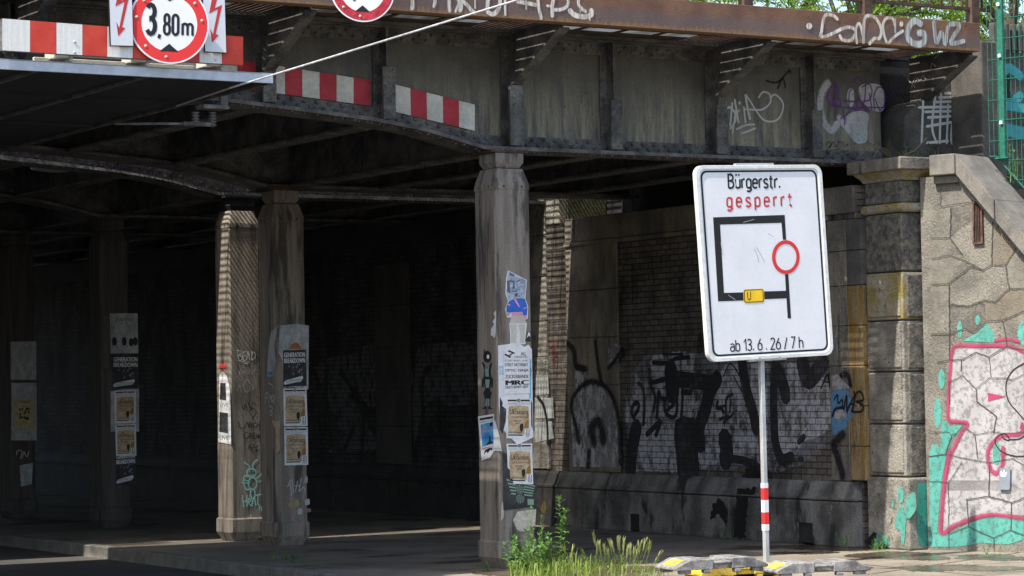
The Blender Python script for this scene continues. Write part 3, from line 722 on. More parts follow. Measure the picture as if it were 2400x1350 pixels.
S2(D([(455,1150),(480,1120),(500,1150),(480,1170),(520,1120),(530,1165),(560,1125),(590,1130),(600,1165),(630,1140)]), .012); S2(D([(505,1190),(550,1180),(600,1190)]), .01)
S2(C([(2010,640),(2100,650),(2190,560),(2200,580)]), .03); S2(C([(2100,700),(2140,620),(2160,690)]), .03)
build('graffiti', mb, M['p_blacksoft'], G1)

# ================================================================== SECOND BRIDGE and the grating over the gap
b2 = thing('railway_bridge', 'second dark girder bridge close behind the front one', 'bridge', (6, 36, 3.8))
for k, y in enumerate((26.05, 29.65, 32.95, 36.6, 40.2, 43.8, 47.4)):
    mb = MB(); girder(mb, y, 4.95, k == 0, 16.9); build('girder', mb, [M['steel'], M['steel']], b2)
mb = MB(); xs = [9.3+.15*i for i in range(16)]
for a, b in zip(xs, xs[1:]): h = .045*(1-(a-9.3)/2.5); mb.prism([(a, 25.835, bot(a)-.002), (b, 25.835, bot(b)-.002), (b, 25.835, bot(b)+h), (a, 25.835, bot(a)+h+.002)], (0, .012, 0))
build('sunlit_edge', mb, M['flange'], b2)  # painted sunlight: pale strip along the lower front edge
mb = MB(); mb.box(-3.5, 17.2, 25.98, 52, 4.99, 5.14); build('deck', mb, M['dark'], b2)
for x in STF:
    mb = MB(); zb = bot(x)+.02; mb.box(x-.01, x+.01, 26.1, 51, zb+.025, 4.96); mb.box(x-.1, x+.1, 26.26, 51, zb, zb+.024); build('cross_beam', mb, M['steel'], b2)
gr = thing('steel_grating', 'bar grating bridging the slit of light between both bridges', 'grating', (11, 25.5, 5.0))
mb = MB(); x = 7.0
while x < 16.6: mb.box(x-.0085, x+.0085, 25.07, 25.97, 5.10, 5.106); x += .050
build('bearing_bar', mb, M['rustdark'], gr)
mb = MB(); x = 7.0
while x < 16.6: mb.box(x-.004, x+.004, 25.07, 25.97, 5.112, 5.12); x += .15
for y in (25.28, 25.5, 25.72, 25.9): mb.box(7, 16.6, y-.008, y+.008, 5.065, 5.079)
build('cross_bar', mb, M['rustdark'], gr)

# ================================================================== RAILING on the walkway
rl = thing('railing', 'dark rusty bar railing standing on top of the rusty fascia beam', 'railing', (12, 19.2, 5.15))
posts = [aty(px, 40, 19.2).x for px in (1748, 2029, 2280)]; posts = [2*posts[0]-posts[1]-1.22*k for k in range(12, -1, -1)]+posts
for x in posts:
    mb = MB(); mb.box(x-.05, x+.05, 19.15, 19.25, 5.15, 6.2); build('post', mb, M['rustdark'], rl)
for a, b in list(zip(posts, posts[1:]))+[(posts[-1], 17.3)]:
    for z0, z1 in ((5.285, 5.315), (6.1, 6.14)):
        mb = MB(); mb.box(a+.05, b-.05, 19.18, 19.22, z0, z1); build('rail', mb, M['rustdark'], rl)
bars = [a+(b-a)*k/10 for a, b in zip(posts[-4:], posts[-3:]) for k in range(1, 10)]+[posts[-1]+.12*k for k in range(1, 4)]
for x in bars: mb = MB(); mb.box(x-.01, x+.01, 19.19, 19.21, 5.315, 6.1); build('baluster', mb, M['rustdark'], rl)

# ================================================================== ABUTMENT WALL
aw = thing('abutment_wall', 'long sooty brick wall with pale painted letters lining the underpass', 'wall', (XW, 22, 0))
def slabs(mb, x0, x1, y0, y1, zs, gap=.006, mi=0, jit=.0):
    for a, b in zip(zs, zs[1:]): mb.box(x0-random.uniform(0, jit), x1, y0, y1, a+gap/2, b-gap/2, mi)
mb = MB(); mb.box(XW, 17.2, 20.0, 26.1, 0, 3.56); WALL = build('brick_face', mb, M['brick'], aw)
mb = MB(); mb.box(XW, 17.2, 26.102, 52, 0, 3.56); WALL2 = build('brick_face', mb, M['brickdark'], aw)  # inner stretch, its shade painted by the darker brick
mb = MB(); mb.box(16.75, 17.3, 20.46, 25.06, 3.561, 4.94); mb.box(16.95, 17.3, 26, 52, 3.99, 4.98); build('back_wall', mb, M['dark'], aw)
mb = MB(); slabs(mb, XW-.022, XW+.1, 24.34, 25.42, [.65, 1.15, 1.65, 2.2, 2.75, 3.3], jit=.006); PIL1 = build('stone_pilaster', mb, M['stone'], aw, bevel=.008)
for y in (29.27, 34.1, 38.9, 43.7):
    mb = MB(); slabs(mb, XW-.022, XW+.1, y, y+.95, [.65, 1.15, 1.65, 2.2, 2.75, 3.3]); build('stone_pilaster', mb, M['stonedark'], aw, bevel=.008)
mb = MB(); slabs(mb, XW-.02, XW+.1, 25.86, 26.34, [.66, 1.12, 1.62, 2.0, 2.42, 2.95, 3.45, 3.98], jit=.008)
mb.box(XW-.012, XW+.099, 25.56, 25.855, 3.562, 3.99)
MOSS = MB(); MOSS.box(XW+.1, 16.74, 25.858, 26.34, 3.562, 3.985); MOSS.box(XW+.1, 16.74, 25.556, 25.857, 3.575, 3.994); build('mossy_top_stone', MOSS, surf('mossy_stone', (.05, .055, .03), (.10, .105, .06), 8, bs=.6), aw, bevel=.01)
QUO = build('stone_quoin', mb, M['stonelit'], aw, bevel=.008)
mb = MB(); y = 20.02
while y < 25.4:
    L = random.uniform(.85, 1.2); mb.box(XW-.03, XW+.3, y+.004, min(y+L, 25.42)-.004, 3.325, 3.6); y += L
mb.box(XW-.05, XW+.2, 20.47, 25.43, 3.27, 3.322)
build('cap_course', mb, M['stone'], aw, bevel=.012)
mb = MB(); slabs(mb, XW-.03, XW+.1, 20.16, 20.46, [.65, 1.0, 1.4, 1.8, 2.2, 2.6, 2.95, 3.265], jit=.003); CQ = build('corner_stone', mb, M['stone'], aw, bevel=.008)
mb = MB(); slabs(mb, XW-.028, XW+.1, 19.92, 20.155, [.66, 1.0, 1.4, 1.8, 2.2, 2.6], jit=.002); build('corner_stone', mb, M['stoneorange'], aw, bevel=.008)
mb = MB(); slabs(mb, XW-.028, XW+.1, 19.92, 20.155, [2.6, 2.95, 3.26], jit=.002); build('corner_stone', mb, M['concdark'], aw, bevel=.008)
# plinth with weep holes: h1 y 23.83-24.01 z .02-.19, h2 y 20.69-20.92
mb = MB(); XP = XW-.12
segs = [(20.02, 20.69), (20.92, 22.1), (22.1, 23.83), (24.01, 25.6), (25.6, 27.4), (27.4, 29.4), (29.4, 31.4), (31.4, 40), (40, 52)]
def plinth_seg(m_, a, b, z0=0):
    m_.box(XP, XW+.1, a+.007, b-.007, z0, .448)
    m_.prism([(XP-.004, a+.005, .456), (XW+.1, a+.005, .456), (XW+.1, a+.005, .645), (XW-.035, a+.005, .645), (XW-.06, a+.005, .61), (XP+.02, a+.005, .50), (XP-.004, a+.005, .48)], (0, b-a-.010, 0))
for a, b in segs:
    if b < 26: plinth_seg(mb, a, b)
for a, b, zt in ((20.69, 20.92, .215), (23.83, 24.01, .2)): plinth_seg(mb, a-.009, b+.009, zt)
PLI = build('plinth', mb, M['plinth'], aw, bevel=.012)
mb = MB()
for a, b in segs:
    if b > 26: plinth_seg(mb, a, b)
mb.box(XP+.02, XW, 20.03, 52, .02, .44); PLD = build('plinth_core', mb, M['plinthdark'], aw)  # dark colour paints the shade of the inner plinth and weep holes

# mural on the brick: letters in pale paint with black outlines
wl = side(XW); O = lambda p: T(1200, 800, 2.4543, p); G = lambda p: T(1600, 850, 2.7, p); V = lambda p: T(1440, 820, 4.3555, p); W = lambda p: T(1230, 800, 4.22, p)
mb = MB()
fill(mb, wl, jag(V([(120,260),(350,40),(830,20),(1200,60),(1560,110),(1568,1120),(1180,1230),(210,1240),(95,720)])), .0012)
fill(mb, wl, jag(G([(450,0),(900,0),(945,150),(945,480),(760,640),(600,700),(470,640)])), .0014)
build('graffiti', mb, M['brickmid'], WALL)
mb = MB()
def Fl(pts, off=.002, sm=True): fill(mb, wl, jag(pts), off)
Fl(V([(110,740),(105,650),(130,540),(190,380),(220,250),(265,320),(300,330),(360,320),(370,140),(400,60),(600,20),(830,30),(830,240),(740,270),(800,350),(870,350),(870,470),(850,620),(830,700),(780,760),(690,720),(600,700),(480,720),(310,740),(190,760)]), sm=False)
Fl(V([(210,1240),(215,1050),(270,800),(330,740),(470,720),(620,740),(640,820),(655,980),(700,1250)]), .0026, False)
Fl(V([(850,1240),(860,1040),(910,750),(980,540),(1090,220),(1160,120),(1260,130),(1330,400),(1400,620),(1450,800),(1470,1000),(1480,1170),(1330,1140),(1190,1110),(1190,930),(1130,870),(1080,920),(1100,1130)]), sm=False)
Fl(V([(1390,130),(1560,130),(1568,1000),(1500,900),(1450,640),(1390,430)]), .0026, False)
Fl(G([(450,0),(560,0),(575,300),(590,480),(630,600),(700,640),(760,500),(850,470),(945,420),(940,130),(830,60),(770,130),(735,0),(660,0),(660,210),(590,210),(560,60),(550,150)]), .0032, False)
build('graffiti', mb, M['brickpaint'], WALL)
arch = side(XW-.0302)
mb2 = MB()
fill(mb2, arch, W([(480,1240),(470,980),(455,700),(470,560),(560,450),(690,400),(820,490),(900,680),(940,900),(945,1100),(920,1245)]), .002)
fill(mb2, arch, W([(490,520),(500,290),(590,290),(620,410),(540,450)]), .0026); fill(mb2, arch, W([(820,270),(830,60),(900,20),(960,80),(950,140)]), .0026)
build('graffiti', mb2, M['p_wallgrey'], PIL1)
mb = MB()
def Sw(pts, w, mbx=None, pl=None): stroke(mbx or mb, pl or wl, pts, w, .006)
Sw(V([(215,720),(180,640),(200,560),(245,540),(250,600),(215,660)]), .055); Sw(V([(300,760),(310,600),(300,400),(250,340)]), .05); Sw(V([(400,630),(420,480),(370,340),(360,200)]), .05)
Sw(V([(370,310),(400,330),(530,295)]), .06); Sw(V([(440,690),(450,480),(460,430),(480,490),(530,500)]), .055); Sw(V([(520,620),(520,520),(580,470),(640,500),(640,640),(600,690),(530,640),(610,560)]), .05)
Sw(V([(685,700),(700,540),(700,370)]), .05); Sw(V([(700,430),(780,430),(790,380)]), .07); Sw(V([(400,130),(560,130),(630,90),(770,75)]), .05); Sw(V([(500,45),(700,45)]), .03)
Sw(V([(580,220),(590,330),(600,440)]), .26); Sw(V([(640,300),(760,310),(1000,340)]), .18); Sw(V([(660,770),(760,800),(800,760)]), .16)
Sw(V([(880,960),(870,800),(930,620),(980,430),(1050,300)]), .20); Sw(V([(760,1240),(740,1000),(720,860)]), .42); Sw(V([(340,860),(470,730)]), .07); Sw(V([(430,870),(480,740)]), .06)
Sw(V([(170,1240),(190,1000),(230,800)]), .22); Sw(V([(60,1230),(60,900),(30,650),(0,500)]), .10)
Sw(V([(1310,130),(1350,400),(1420,640),(1450,800)]), .16); Sw(V([(1130,910),(1150,1020),(1140,1120)]), .24); Sw(V([(1180,1110),(1330,1130),(1470,1190)]), .09)
Sw(V([(1120,270),(1190,140),(1300,300),(1310,430)]), .02); Sw(V([(1220,260),(1300,420)]), .018)
Sw(V([(1060,530),(1050,590),(1100,600),(1120,640)]), .045); Sw(V([(1215,455),(1150,500),(1145,660),(1180,690),(1220,650)]), .035); Sw(V([(1190,510),(1185,640)]), .03); Sw(V([(1080,710),(1170,680),(1120,740)]), .04); Sw(V([(1040,590),(1140,570)]), .03)
Sw(G([(585,20),(580,160),(580,300),(590,500),(630,610),(690,600)]), .13); Sw(G([(605,40),(640,140),(655,215)]), .17); Sw(G([(760,0),(800,110),(890,0)]), .20); Sw(G([(740,500),(770,470)]), .07); Sw(G([(740,610),(760,610)]), .06)
Sw(G([(500,660),(560,720)]), .08); Sw(O([(560,200),(650,60)]), .07)
build('graffiti', mb, M['brickblack'], WALL)
mb = MB()
Sw(G([(880,160),(915,80),(930,110)]), .03); Sw(G([(895,120),(940,125)]), .02); Sw(G([(935,160),(930,75),(975,130)]), .025)
build('graffiti', mb, M['p_black'], WALL)
mb = MB(); mb.box(XW-.012, 17.2, 26.345, 52, 3.565, 3.99); mb.box(16.745, 17.25, 25.0, 26.34, 3.565, 4.6); build('upper_course', mb, M['dark'], aw)
ab = MB()
Sw(W([(430,20),(490,100),(510,240),(600,270)]), .13, ab, arch); Sw(W([(700,0),(730,250),(760,400)]), .10, ab, arch); Sw(W([(540,990),(500,800),(465,640),(500,520),(600,420),(700,400),(820,470),(900,620),(940,850),(950,1200)]), .11, ab, arch)
Sw(W([(970,70),(900,180),(830,260)]), .08, ab, arch); Sw(W([(690,1000),(660,860),(740,800),(780,980)]), .20, ab, arch); Sw(W([(630,1230),(640,1100)]), .14, ab, arch)
build('graffiti', ab, M['p_blacksoft'], PIL1)
cp = side(XW-.0315); R = lambda p: T(1890, 830, 4.5, p)
mb = MB(); fill(mb, cp, R([(275,400),(440,390),(500,640),(430,700),(430,760),(380,800),(290,850),(270,700)]), .002, True); build('graffiti', mb, M['p_blue'], CQ)
mb = MB(); fill(mb, cp, R([(262,230),(330,215),(470,360),(280,375)]), .0025); fill(mb, cp, R([(300,620),(360,580),(430,640),(400,680),(310,680)]), .0035, True); build('graffiti', mb, M['p_wallwhite'], CQ)
mb = MB()
stroke(mb, cp, R([(385,700+150),(335,900),(290,960),(330,1080),(385,1280)]), .15, .004); stroke(mb, cp, R([(370,225),(440,220),(470,330)]), .09, .004)
stroke(mb, cp, R([(280,650),(310,580),(400,560)]), .05, .004)
build('graffiti', mb, M['p_blacksoft'], CQ)
mb = MB()
for q in ([(300,475),(335,430),(340,520),(385,480),(385,560),(400,570)], [(400,580),(430,430),(430,590)], [(430,590),(470,520),(515,420),(500,400)], [(435,610),(470,530),(500,540),(480,600)], [(490,610),(530,420),(580,400),(605,480),(530,500)], [(530,500),(600,540),(590,600),(500,610)]):
    stroke(mb, cp, R(q), .026, .006)
build('graffiti', mb, M['p_black'], CQ)
mb = MB(); RS = random.Random(9)
for k in range(9):
    x = 1958+RS.uniform(0, 62); y = RS.uniform(560, 1000); stroke(mb, cp, [(x, y), (x+2, y+RS.uniform(30, 70)), (x+3, y+RS.uniform(80, 160))], RS.uniform(.02, .06), .003, taper=True)
build('lime_streak', mb, M['p_lime'], CQ)
# stains: quoin paint, damp streak below the leaking pipe
qp = side(XW-.029)
mb = MB(); fill(mb, qp, W([(95,330),(230,330),(240,520),(110,540)]), .003); fill(mb, qp, W([(100,560),(280,560),(290,760),(110,760)]), .0035); fill(mb, qp, W([(100,800),(270,790),(290,960),(110,1000)]), .0035); build('graffiti', mb, M['p_bluewhite'], QUO)
mb = MB(); stroke(mb, qp, W([(130,550),(190,640),(225,820),(230,1010)]), .06, .005); build('graffiti', mb, M['p_black'], QUO)
mb = MB(); fill(mb, wl, jag(W([(240,0),(320,0),(325,120),(300,250),(280,200),(262,90)]), 2, 3), .005); build('graffiti', mb, M['p_red'], WALL)
pp = side(XP)
mb = MB(); fill(mb, pp, jag(G([(345,800),(470,790),(455,830),(415,850),(405,980),(398,1108),(325,1104),(330,960),(340,880)]), 2.2, 4), .002)
fill(mb, wl, jag(G([(390,690),(430,650),(480,650),(560,720),(520,735),(380,730)]), 2.2, 4), .004)
fill(mb, Plane((XP+.006, 0, .47), (0, -1, 0), (.09, 0, .15)), G([(365,735),(480,725),(470,800),(350,805)]), .004)
fill(mb, pp, jag(G([(170,1000),(190,900),(240,860),(290,920),(280,1040),(230,960)]), 2.2, 4), .002)
build('damp_stain', mb, M['p_stain'], PLI)
mb = MB()
for q in ([(860,20),(880,70)], [(860,45),(905,40)], [(905,70),(930,20),(955,70)], [(970,70),(975,20),(995,50),(1010,20),(1015,70)], [(1035,20),(1035,70)], [(1035,45),(1060,45)], [(1060,20),(1060,70)], [(1080,70),(1095,25),(1115,70)], [(1130,70),(1130,25),(1150,45),(1165,25),(1170,70)], [(1185,65),(1200,45),(1185,30)]):
    stroke(mb, pp, [(x-20, y+1105) for x, y in [(a*.92-0, b) for a, b in q]], .045, .003)
build('graffiti', mb, M['p_faint'], PLI)
mb = MB()
fw_ = [(840,640),(830,900),(880,1090)]
for q, w in (([(765,870),(770,1000),(800,1060),(830,1000)], .10), ([(800,870),(850,960),(850,1050)], .09), ([(1010,860),(990,900),(1000,1050)], .10), ([(865,1000),(900,990),(930,900)], .08), ([(1010,800),(1060,790),(1110,800)], .08)):
    Sw(q, w)
build('graffiti', mb, M['brickblack'], WALL2)
Q = lambda p: T(700, 450, 1.588, p); mb = MB()
for p in ([(60,650),(130,610),(220,600),(230,700),(190,760),(220,800),(310,960),(110,970),(160,900)], [(240,570),(300,560),(410,570),(430,700),(380,820),(260,800),(220,740)], [(440,575),(700,540),(700,780),(560,800),(520,760),(460,800),(430,960),(425,800)]): fill(mb, wl, Q(p), .003)
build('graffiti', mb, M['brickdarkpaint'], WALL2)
# wall on the far side of the road (keeps the underpass dark)
mb = MB(); mb.box(-4.6, -3.6, 20.0, 52, -.12, 4.94); build('abutment_wall', mb, M['brick'], label='plain brick wall closing the underpass on its far road side', category='wall')
# ================================================================== STONE PIER at the bridge corner
pr = thing('stone_pier', 'weathered rusticated sandstone pier at the corner beside the sloping wall', 'pier', (16.4, 19.6, 0))
PX, PY, PB = 16.13, 19.36, 19.915
mb = MB(); mb.box(PX-.05, 16.75, PY-.05, PB+.03, 0, .70); PP = build('plinth', mb, M['stonelit'], pr, bevel=.02)
for a, b in ((.715, 1.215), (1.23, 1.725), (1.74, 2.225), (2.24, 2.70)):
    mb = MB(); mb.box(PX-.03, 16.70, PY+.19-.19, PB, a, b); mb.box(PX-.045, PX-.02, PY+.03, PB-.03, a+.03, b-.03)
    build('stone_block', mb, M['stonelit'] if b < 2 or b > 2.5 and False else (M['stonelit'] if b < 2.3 else M['stoneyellow']), pr, bevel=.016)
mb = MB(); mb.box(PX, 16.7, PY+.02, PB-.01, .70, 3.62); build('core', mb, M['concdark'], pr)
for a, b in ((.715, 1.215), (1.23, 1.725), (1.74, 2.225), (2.24, 2.70)):
    mb = MB(); mb.box(PX+.02, 16.66, PY-.02, PY+.01, a+.02, b-.02); build('stone_face', mb, M['stoneblack'], pr, bevel=.012)
mb = MB(); mb.box(PX-.025, 16.70, PY, PB, 2.715, 3.28); build('stone_block', mb, M['stoneblack'], pr, bevel=.012)
mb = MB()
def ring(z0, z1, o0, o1):
    a = [(PX-o0, PY-o0, z0), (16.7, PY-o0, z0), (16.7, PB+o0*.5, z0), (PX-o0, PB+o0*.5, z0)]
    b = [(PX-o1, PY-o1, z1), (16.7, PY-o1, z1), (16.7, PB+o1*.5, z1), (PX-o1, PB+o1*.5, z1)]
    mb.add(a+b, [(3,2,1,0),(4,5,6,7),(0,1,5,4),(1,2,6,5),(2,3,7,6),(3,0,4,7)])
for i in range(6):
    t0, t1 = -pi/2+pi*i/6, -pi/2+pi*(i+1)/6
    ring(3.335+.045*sin(t0), 3.335+.045*sin(t1)+(-.0005), .02+.035*cos(t0), .02+.035*cos(t1))
build('torus_moulding', mb, M['stoneyellow'], pr)
mb = MB(); mb.box(PX-.022, 16.70, PY+.003, PB-.003, 3.385, 3.60); build('frieze', mb, M['stoneblack'], pr, bevel=.01)
mb = MB(); ring(3.602, 3.63, .03, .045); ring(3.6305, 3.69, .045, .12); build('cornice', mb, M['stoneyellow'], pr)
mb = MB(); mb.box(PX-.15, 16.64, PY-.15, PB+.12, 3.692, 3.815); build('cap_slab', mb, M['stone'], pr, bevel=.012)
pl1 = side(PX-.0525); pf1 = front(PY-.0525)
S2m = lambda p: T(2000, 1050, 4.5, p)
mb = MB()
fill(mb, pl1, S2m(ell(503, 495, 34, 90)), .004, True); fill(mb, pl1, S2m([(440,780),(480,630),(515,610),(545,670),(570,520),(650,470),(662,640),(600,740),(560,760),(540,1000),(510,1000),(500,880),(450,840)]), .004, True)
fill(mb, pl1, S2m(ell(420, 590, 14, 45)), .004, True); fill(mb, pl1, S2m([(230,1010),(245,940),(280,900),(350,940),(385,1010),(330,1040)]), .0045, True)
build('graffiti', mb, M['p_cyan'], PP)
mb = MB(); fill(mb, pf1, S2m([(672,370),(800,370),(800,1030),(690,1030),(665,800)]), .004); build('graffiti', mb, spray('dark_turquoise_spray', (.04, .24, .19), .0, .3, .35, wscale=18), PP)
mb = MB(); fill(mb, pl1, S2m([(120,1000),(215,885),(250,895),(240,950),(200,1030)]), .005); build('graffiti', mb, M['p_black'], PP)

# ================================================================== WING WALL
WO = Vector((16.36, 19.08, 0)); wd = Vector((.31, -.95, 0)).normalized()
WP = Plane(WO, wd, (0, 0, 1)); WN = WP.N
ww = thing('wing_wall', 'pale polygonal sandstone wall with pink and turquoise graffiti beside the pier', 'wall', tuple(WO))
SL = .73/.65
def ztop(s): return 3.62 if s < .24 else 3.62-(s-.24)*SL
mb = MB(); pts = [(-.22, 0), (3.4, 0), (.24+3.62/SL-.02, .02), (.24, 3.62), (-.22, 3.62)]
mb.prism([WP.P(u, v) for u, v in pts], WN*-.5); WF = build('wall_face', mb, M['wing'], ww)
mb = MB()
def cop(a, b, tilt):
    (s0, z0), (s1, z1) = a, b
    q = [(s0+.004, z0), (s1-.004, z1), (s1-.004+(.0 if not tilt else .0), z1+.2), (s0+.004, z0+.2)]
    mb.prism([WP.P(u, v, .11) for u, v in q], WN*-.62)
    q2 = [(s0+.004, z0-.075), (s1-.004, z1-.075), (s1-.004, z1-.002), (s0+.004, z0-.002)]
    mb.prism([WP.P(u, v, .04) for u, v in q2], WN*-.5)
cop((-.05, 3.62), (.24, 3.62), 0)
s = .24
for L in (.42, .62, .7, .7): cop((s, ztop(s)+.0), (s+L, ztop(s+L)), 1); s += L
build('coping', mb, M['stonecap'], ww, bevel=.012)
E2 = lambda p: T(1600, 370, 2.8125, p); X2 = lambda p: T(2200, 750, 3.375, p)
mb = MB()
fill(mb, WP, X2([(100,240),(130,215),(500,225),(540,200),(675,240),(675,1350),(40,1350),(70,1150),(110,1000),(240,820),(80,790),(85,500)])+[], .002)
fill(mb, WP, G([(1680,745),(2160,745),(2160,965),(1900,965),(1760,1010),(1650,1070),(1650,900)]), .002)
build('graffiti', mb, M['p_wallwhite'], WF)
for mt, cells in (('p_stonepale', (E2([(1705,210),(1850,210),(1920,290),(1705,318)]), E2([(2155,860),(2130,705),(2250,520),(2290,600),(2290,862)]), E2([(1640,530),(1765,527),(1765,640),(1640,663)]), E2([(1640,670),(1760,645),(1850,675),(1750,828),(1640,833)]), E2([(1640,840),(1756,838),(1760,960),(1640,1160)]))),
                  ('p_stonetan', (E2([(2040,390),(2130,450),(2248,525),(2130,703),(2042,703)]), E2([(1990,940),(2060,950),(2150,862),(2290,864),(2290,1000),(2110,1068),(2010,1072)]))),
                  ('p_stonedark', (E2([(1768,530),(1850,640),(1765,638)]), E2([(1762,968),(1890,977),(1990,937),(2005,1072),(1920,1148),(1860,1124),(1764,1158)]), E2([(1765,330),(1920,300),(1925,400),(1850,445),(1770,525)])))):
    mb = MB()
    for cc_ in cells: fill(mb, WP, jag(cc_, .8), .0012)
    build('stone_tint', mb, M[mt], WF)
mb = MB()
def FC(p, off=.0035, sm=True): fill(mb, WP, p, off, sm)
FC(X2([(190,165),(290,110),(385,25),(430,90),(450,170),(420,178)]), sm=False); FC(X2(ell(167, 75, 20, 68))); FC(X2(ell(310, 0, 20, 38))); FC(X2(ell(680, 105, 55, 95)))
FC(X2(ell(25, 465, 25, 80))); FC(X2(ell(-5, 735, 30, 120)))
FC(G([(1640,372),(1668,372),(1690,405),(1775,392),(1705,480),(1668,600),(1640,740),(1625,900),(1612,1080),(1565,1080),(1560,600),(1575,520),(1610,515),(1630,555)]), sm=False)
FC(G([(1560,1080),(1640,1085),(1700,1075),(1810,1020),(1900,985),(2000,975),(2160,990),(2160,1120),(2060,1150),(1900,1140),(1740,1165),(1560,1165)]), sm=False)
FC(G([(1975,500),(2000,510),(2010,600),(1990,645),(1965,600)]), .006)
build('graffiti', mb, M['p_cyan'], WF)
mb = MB()
def SP(p, w, **k): stroke(mb, WP, p, w, .0065, **k)
SP(X2([(680,255),(540,205),(300,205),(150,205),(110,250),(92,450),(80,770),(150,800),(235,820),(180,900),(90,1100),(45,1350)]), .062)
SP(G([(1690,560),(1660,740),(1648,900),(1640,1075),(1720,1030),(1840,985),(1960,962),(2160,985)]), .07)
SP(G([(2160,400),(2140,450),(2060,460),(1990,480),(1935,560),(1945,660),(1985,700),(2025,650),(2030,540)]), .075)
SP(X2([(450,165),(540,150),(640,170)]), .05)
fill(mb, WP, X2([(390,575),(530,605),(395,645)]), .005); SP(G([(2140,410),(2150,380)]), .03)
build('graffiti', mb, M['p_pink'], WF)
mb = MB()
SP(X2([(700,330),(600,390),(545,470),(535,560),(560,650),(620,720),(690,800)]), .014); SP(X2([(690,1075),(600,1075),(500,1040),(450,970),(470,920),(520,900),(550,920),(560,950),(520,940),(500,910)]), .014); SP(X2([(560,945),(640,940),(690,905)]), .013)
build('graffiti', mb, M['p_black'], WF)
mb = MB()
RJ = random.Random(4)
def JT(p):
    q = []
    for a, b in zip(p, p[1:]):
        n = max(2, int(math.dist(a, b)/6)); q += [(a[0]+(b[0]-a[0])*k/n+RJ.uniform(-.9, .9)*(k > 0), a[1]+(b[1]-a[1])*k/n+RJ.uniform(-.9, .9)*(k > 0)) for k in range(n)]
    stroke(mb, WP, q+[p[-1]], RJ.uniform(.005, .009), .009, sharp=True)
for p in ([(1690,125),(1775,80),(1860,165),(1945,95),(2060,100),(2090,110),(2160,75)], [(1690,120),(1690,260)], [(1860,165),(1865,245),(1990,340),(1970,440)], [(1560,440),(1690,440),(1705,458),(1795,415),(1850,455),(1960,437),(2060,447),(2160,440)],
          [(1705,458),(1665,580),(1560,592)], [(1665,580),(1820,612),(1945,632),(2090,605),(2160,650)], [(1850,455),(1870,605)], [(1945,632),(1940,840)], [(1558,747),(1685,757),(1770,632)], [(1800,865),(1938,845),(2085,885),(2160,855)],
          [(1800,865),(1812,1035)], [(1685,1083),(1812,1035),(1970,1108),(2080,1058),(2160,1092)], [(2085,885),(2080,1058)], [(1970,1108),(1972,1175)], [(1685,757),(1687,1172)]): JT(G(p))
for p in ([(1705,320),(1920,290)], [(1703,205),(1705,320)], [(1640,528),(1768,525)], [(1768,330),(1766,525),(1850,640)], [(1640,665),(1765,640),(1850,672),(1985,740)], [(1640,835),(1755,830),(1900,715)], [(1850,445),(1925,405)], [(2045,390),(2040,705),(2130,705),(2250,520)], [(1900,715),(1985,738),(2040,705)],
          [(2130,705),(2155,862),(2280,862)], [(1760,965),(1890,975),(1990,935),(2060,950),(2155,862)], [(1758,832),(1762,1160)], [(1640,1162),(1765,1160),(1860,1125),(1920,1150),(2010,1075),(2110,1070),(2280,1000)], [(1680,1345),(1762,1330),(1840,1332),(1940,1280),(2025,1313),(2140,1240),(2230,1265),(2280,1255)], [(2110,1070),(2130,1160),(2140,1240)],
          [(1840,1332),(1838,1400)], [(2025,1313),(2035,1440)], [(1762,1160),(1762,1330)]): JT(E2(p))
build('masonry_joint', mb, M['joint'], WF)

# rusty vent grille and small grey cover on the wing wall
vg = thing('vent_grille', 'narrow rusty vertical grille set into the pale sandstone wall', 'grille', tuple(WP.P(.45, 2.9)))
q = Quad(WP, [(2283,573),(2307,571),(2304,471),(2283,472)])
mb = MB()
for a, b, c, d in ((0,0,.14,1), (.86,0,1,1), (.14,0,.86,.05), (.14,.95,.86,1)): mb.prism([q.P(u, v, .003) for u, v in ((a,b),(c,b),(c,d),(a,d))], WN*.025)
build('frame', mb, M['rustgrille'], vg)
for k in range(4):
    mb = MB(); u = .2+.18*k; mb.prism([q.P(a, v, .004) for a, v in ((u, .055), (u+.06, .055), (u+.06, .945), (u, .945))], WN*.014); build('slat', mb, M['rustgrille'], vg)
mb = MB(); mb.prism([q.P(a, v, .0025) for a, v in ((.1,.03),(.9,.03),(.9,.97),(.1,.97))], WN*.001); build('backing', mb, M['joint'], vg)
q = Quad(WP, [(2345,1147),(2370,1148),(2371,1098),(2346,1097)])
mb = MB(); mb.prism([q.P(u, v, .009) for u, v in ((0,.06),(.1,0),(.92,0),(1,.06),(1,.94),(.9,1),(.1,1),(0,.94))], WN*.02, 0)
q.poly(mb, [(.05,.75),(.2,.9),(.3,.75),(.45,.95),(.55,.78),(.75,.85),(.6,.62),(.2,.6)], .030, 1)
build('cover_plate', mb, [flat('blue_grey_plastic', (.20, .23, .27), .45), M['white']], loc=tuple(WP.P(.8, .9)), label='small blue grey cover plate fixed low on the painted sandstone wall', category='cover plate')

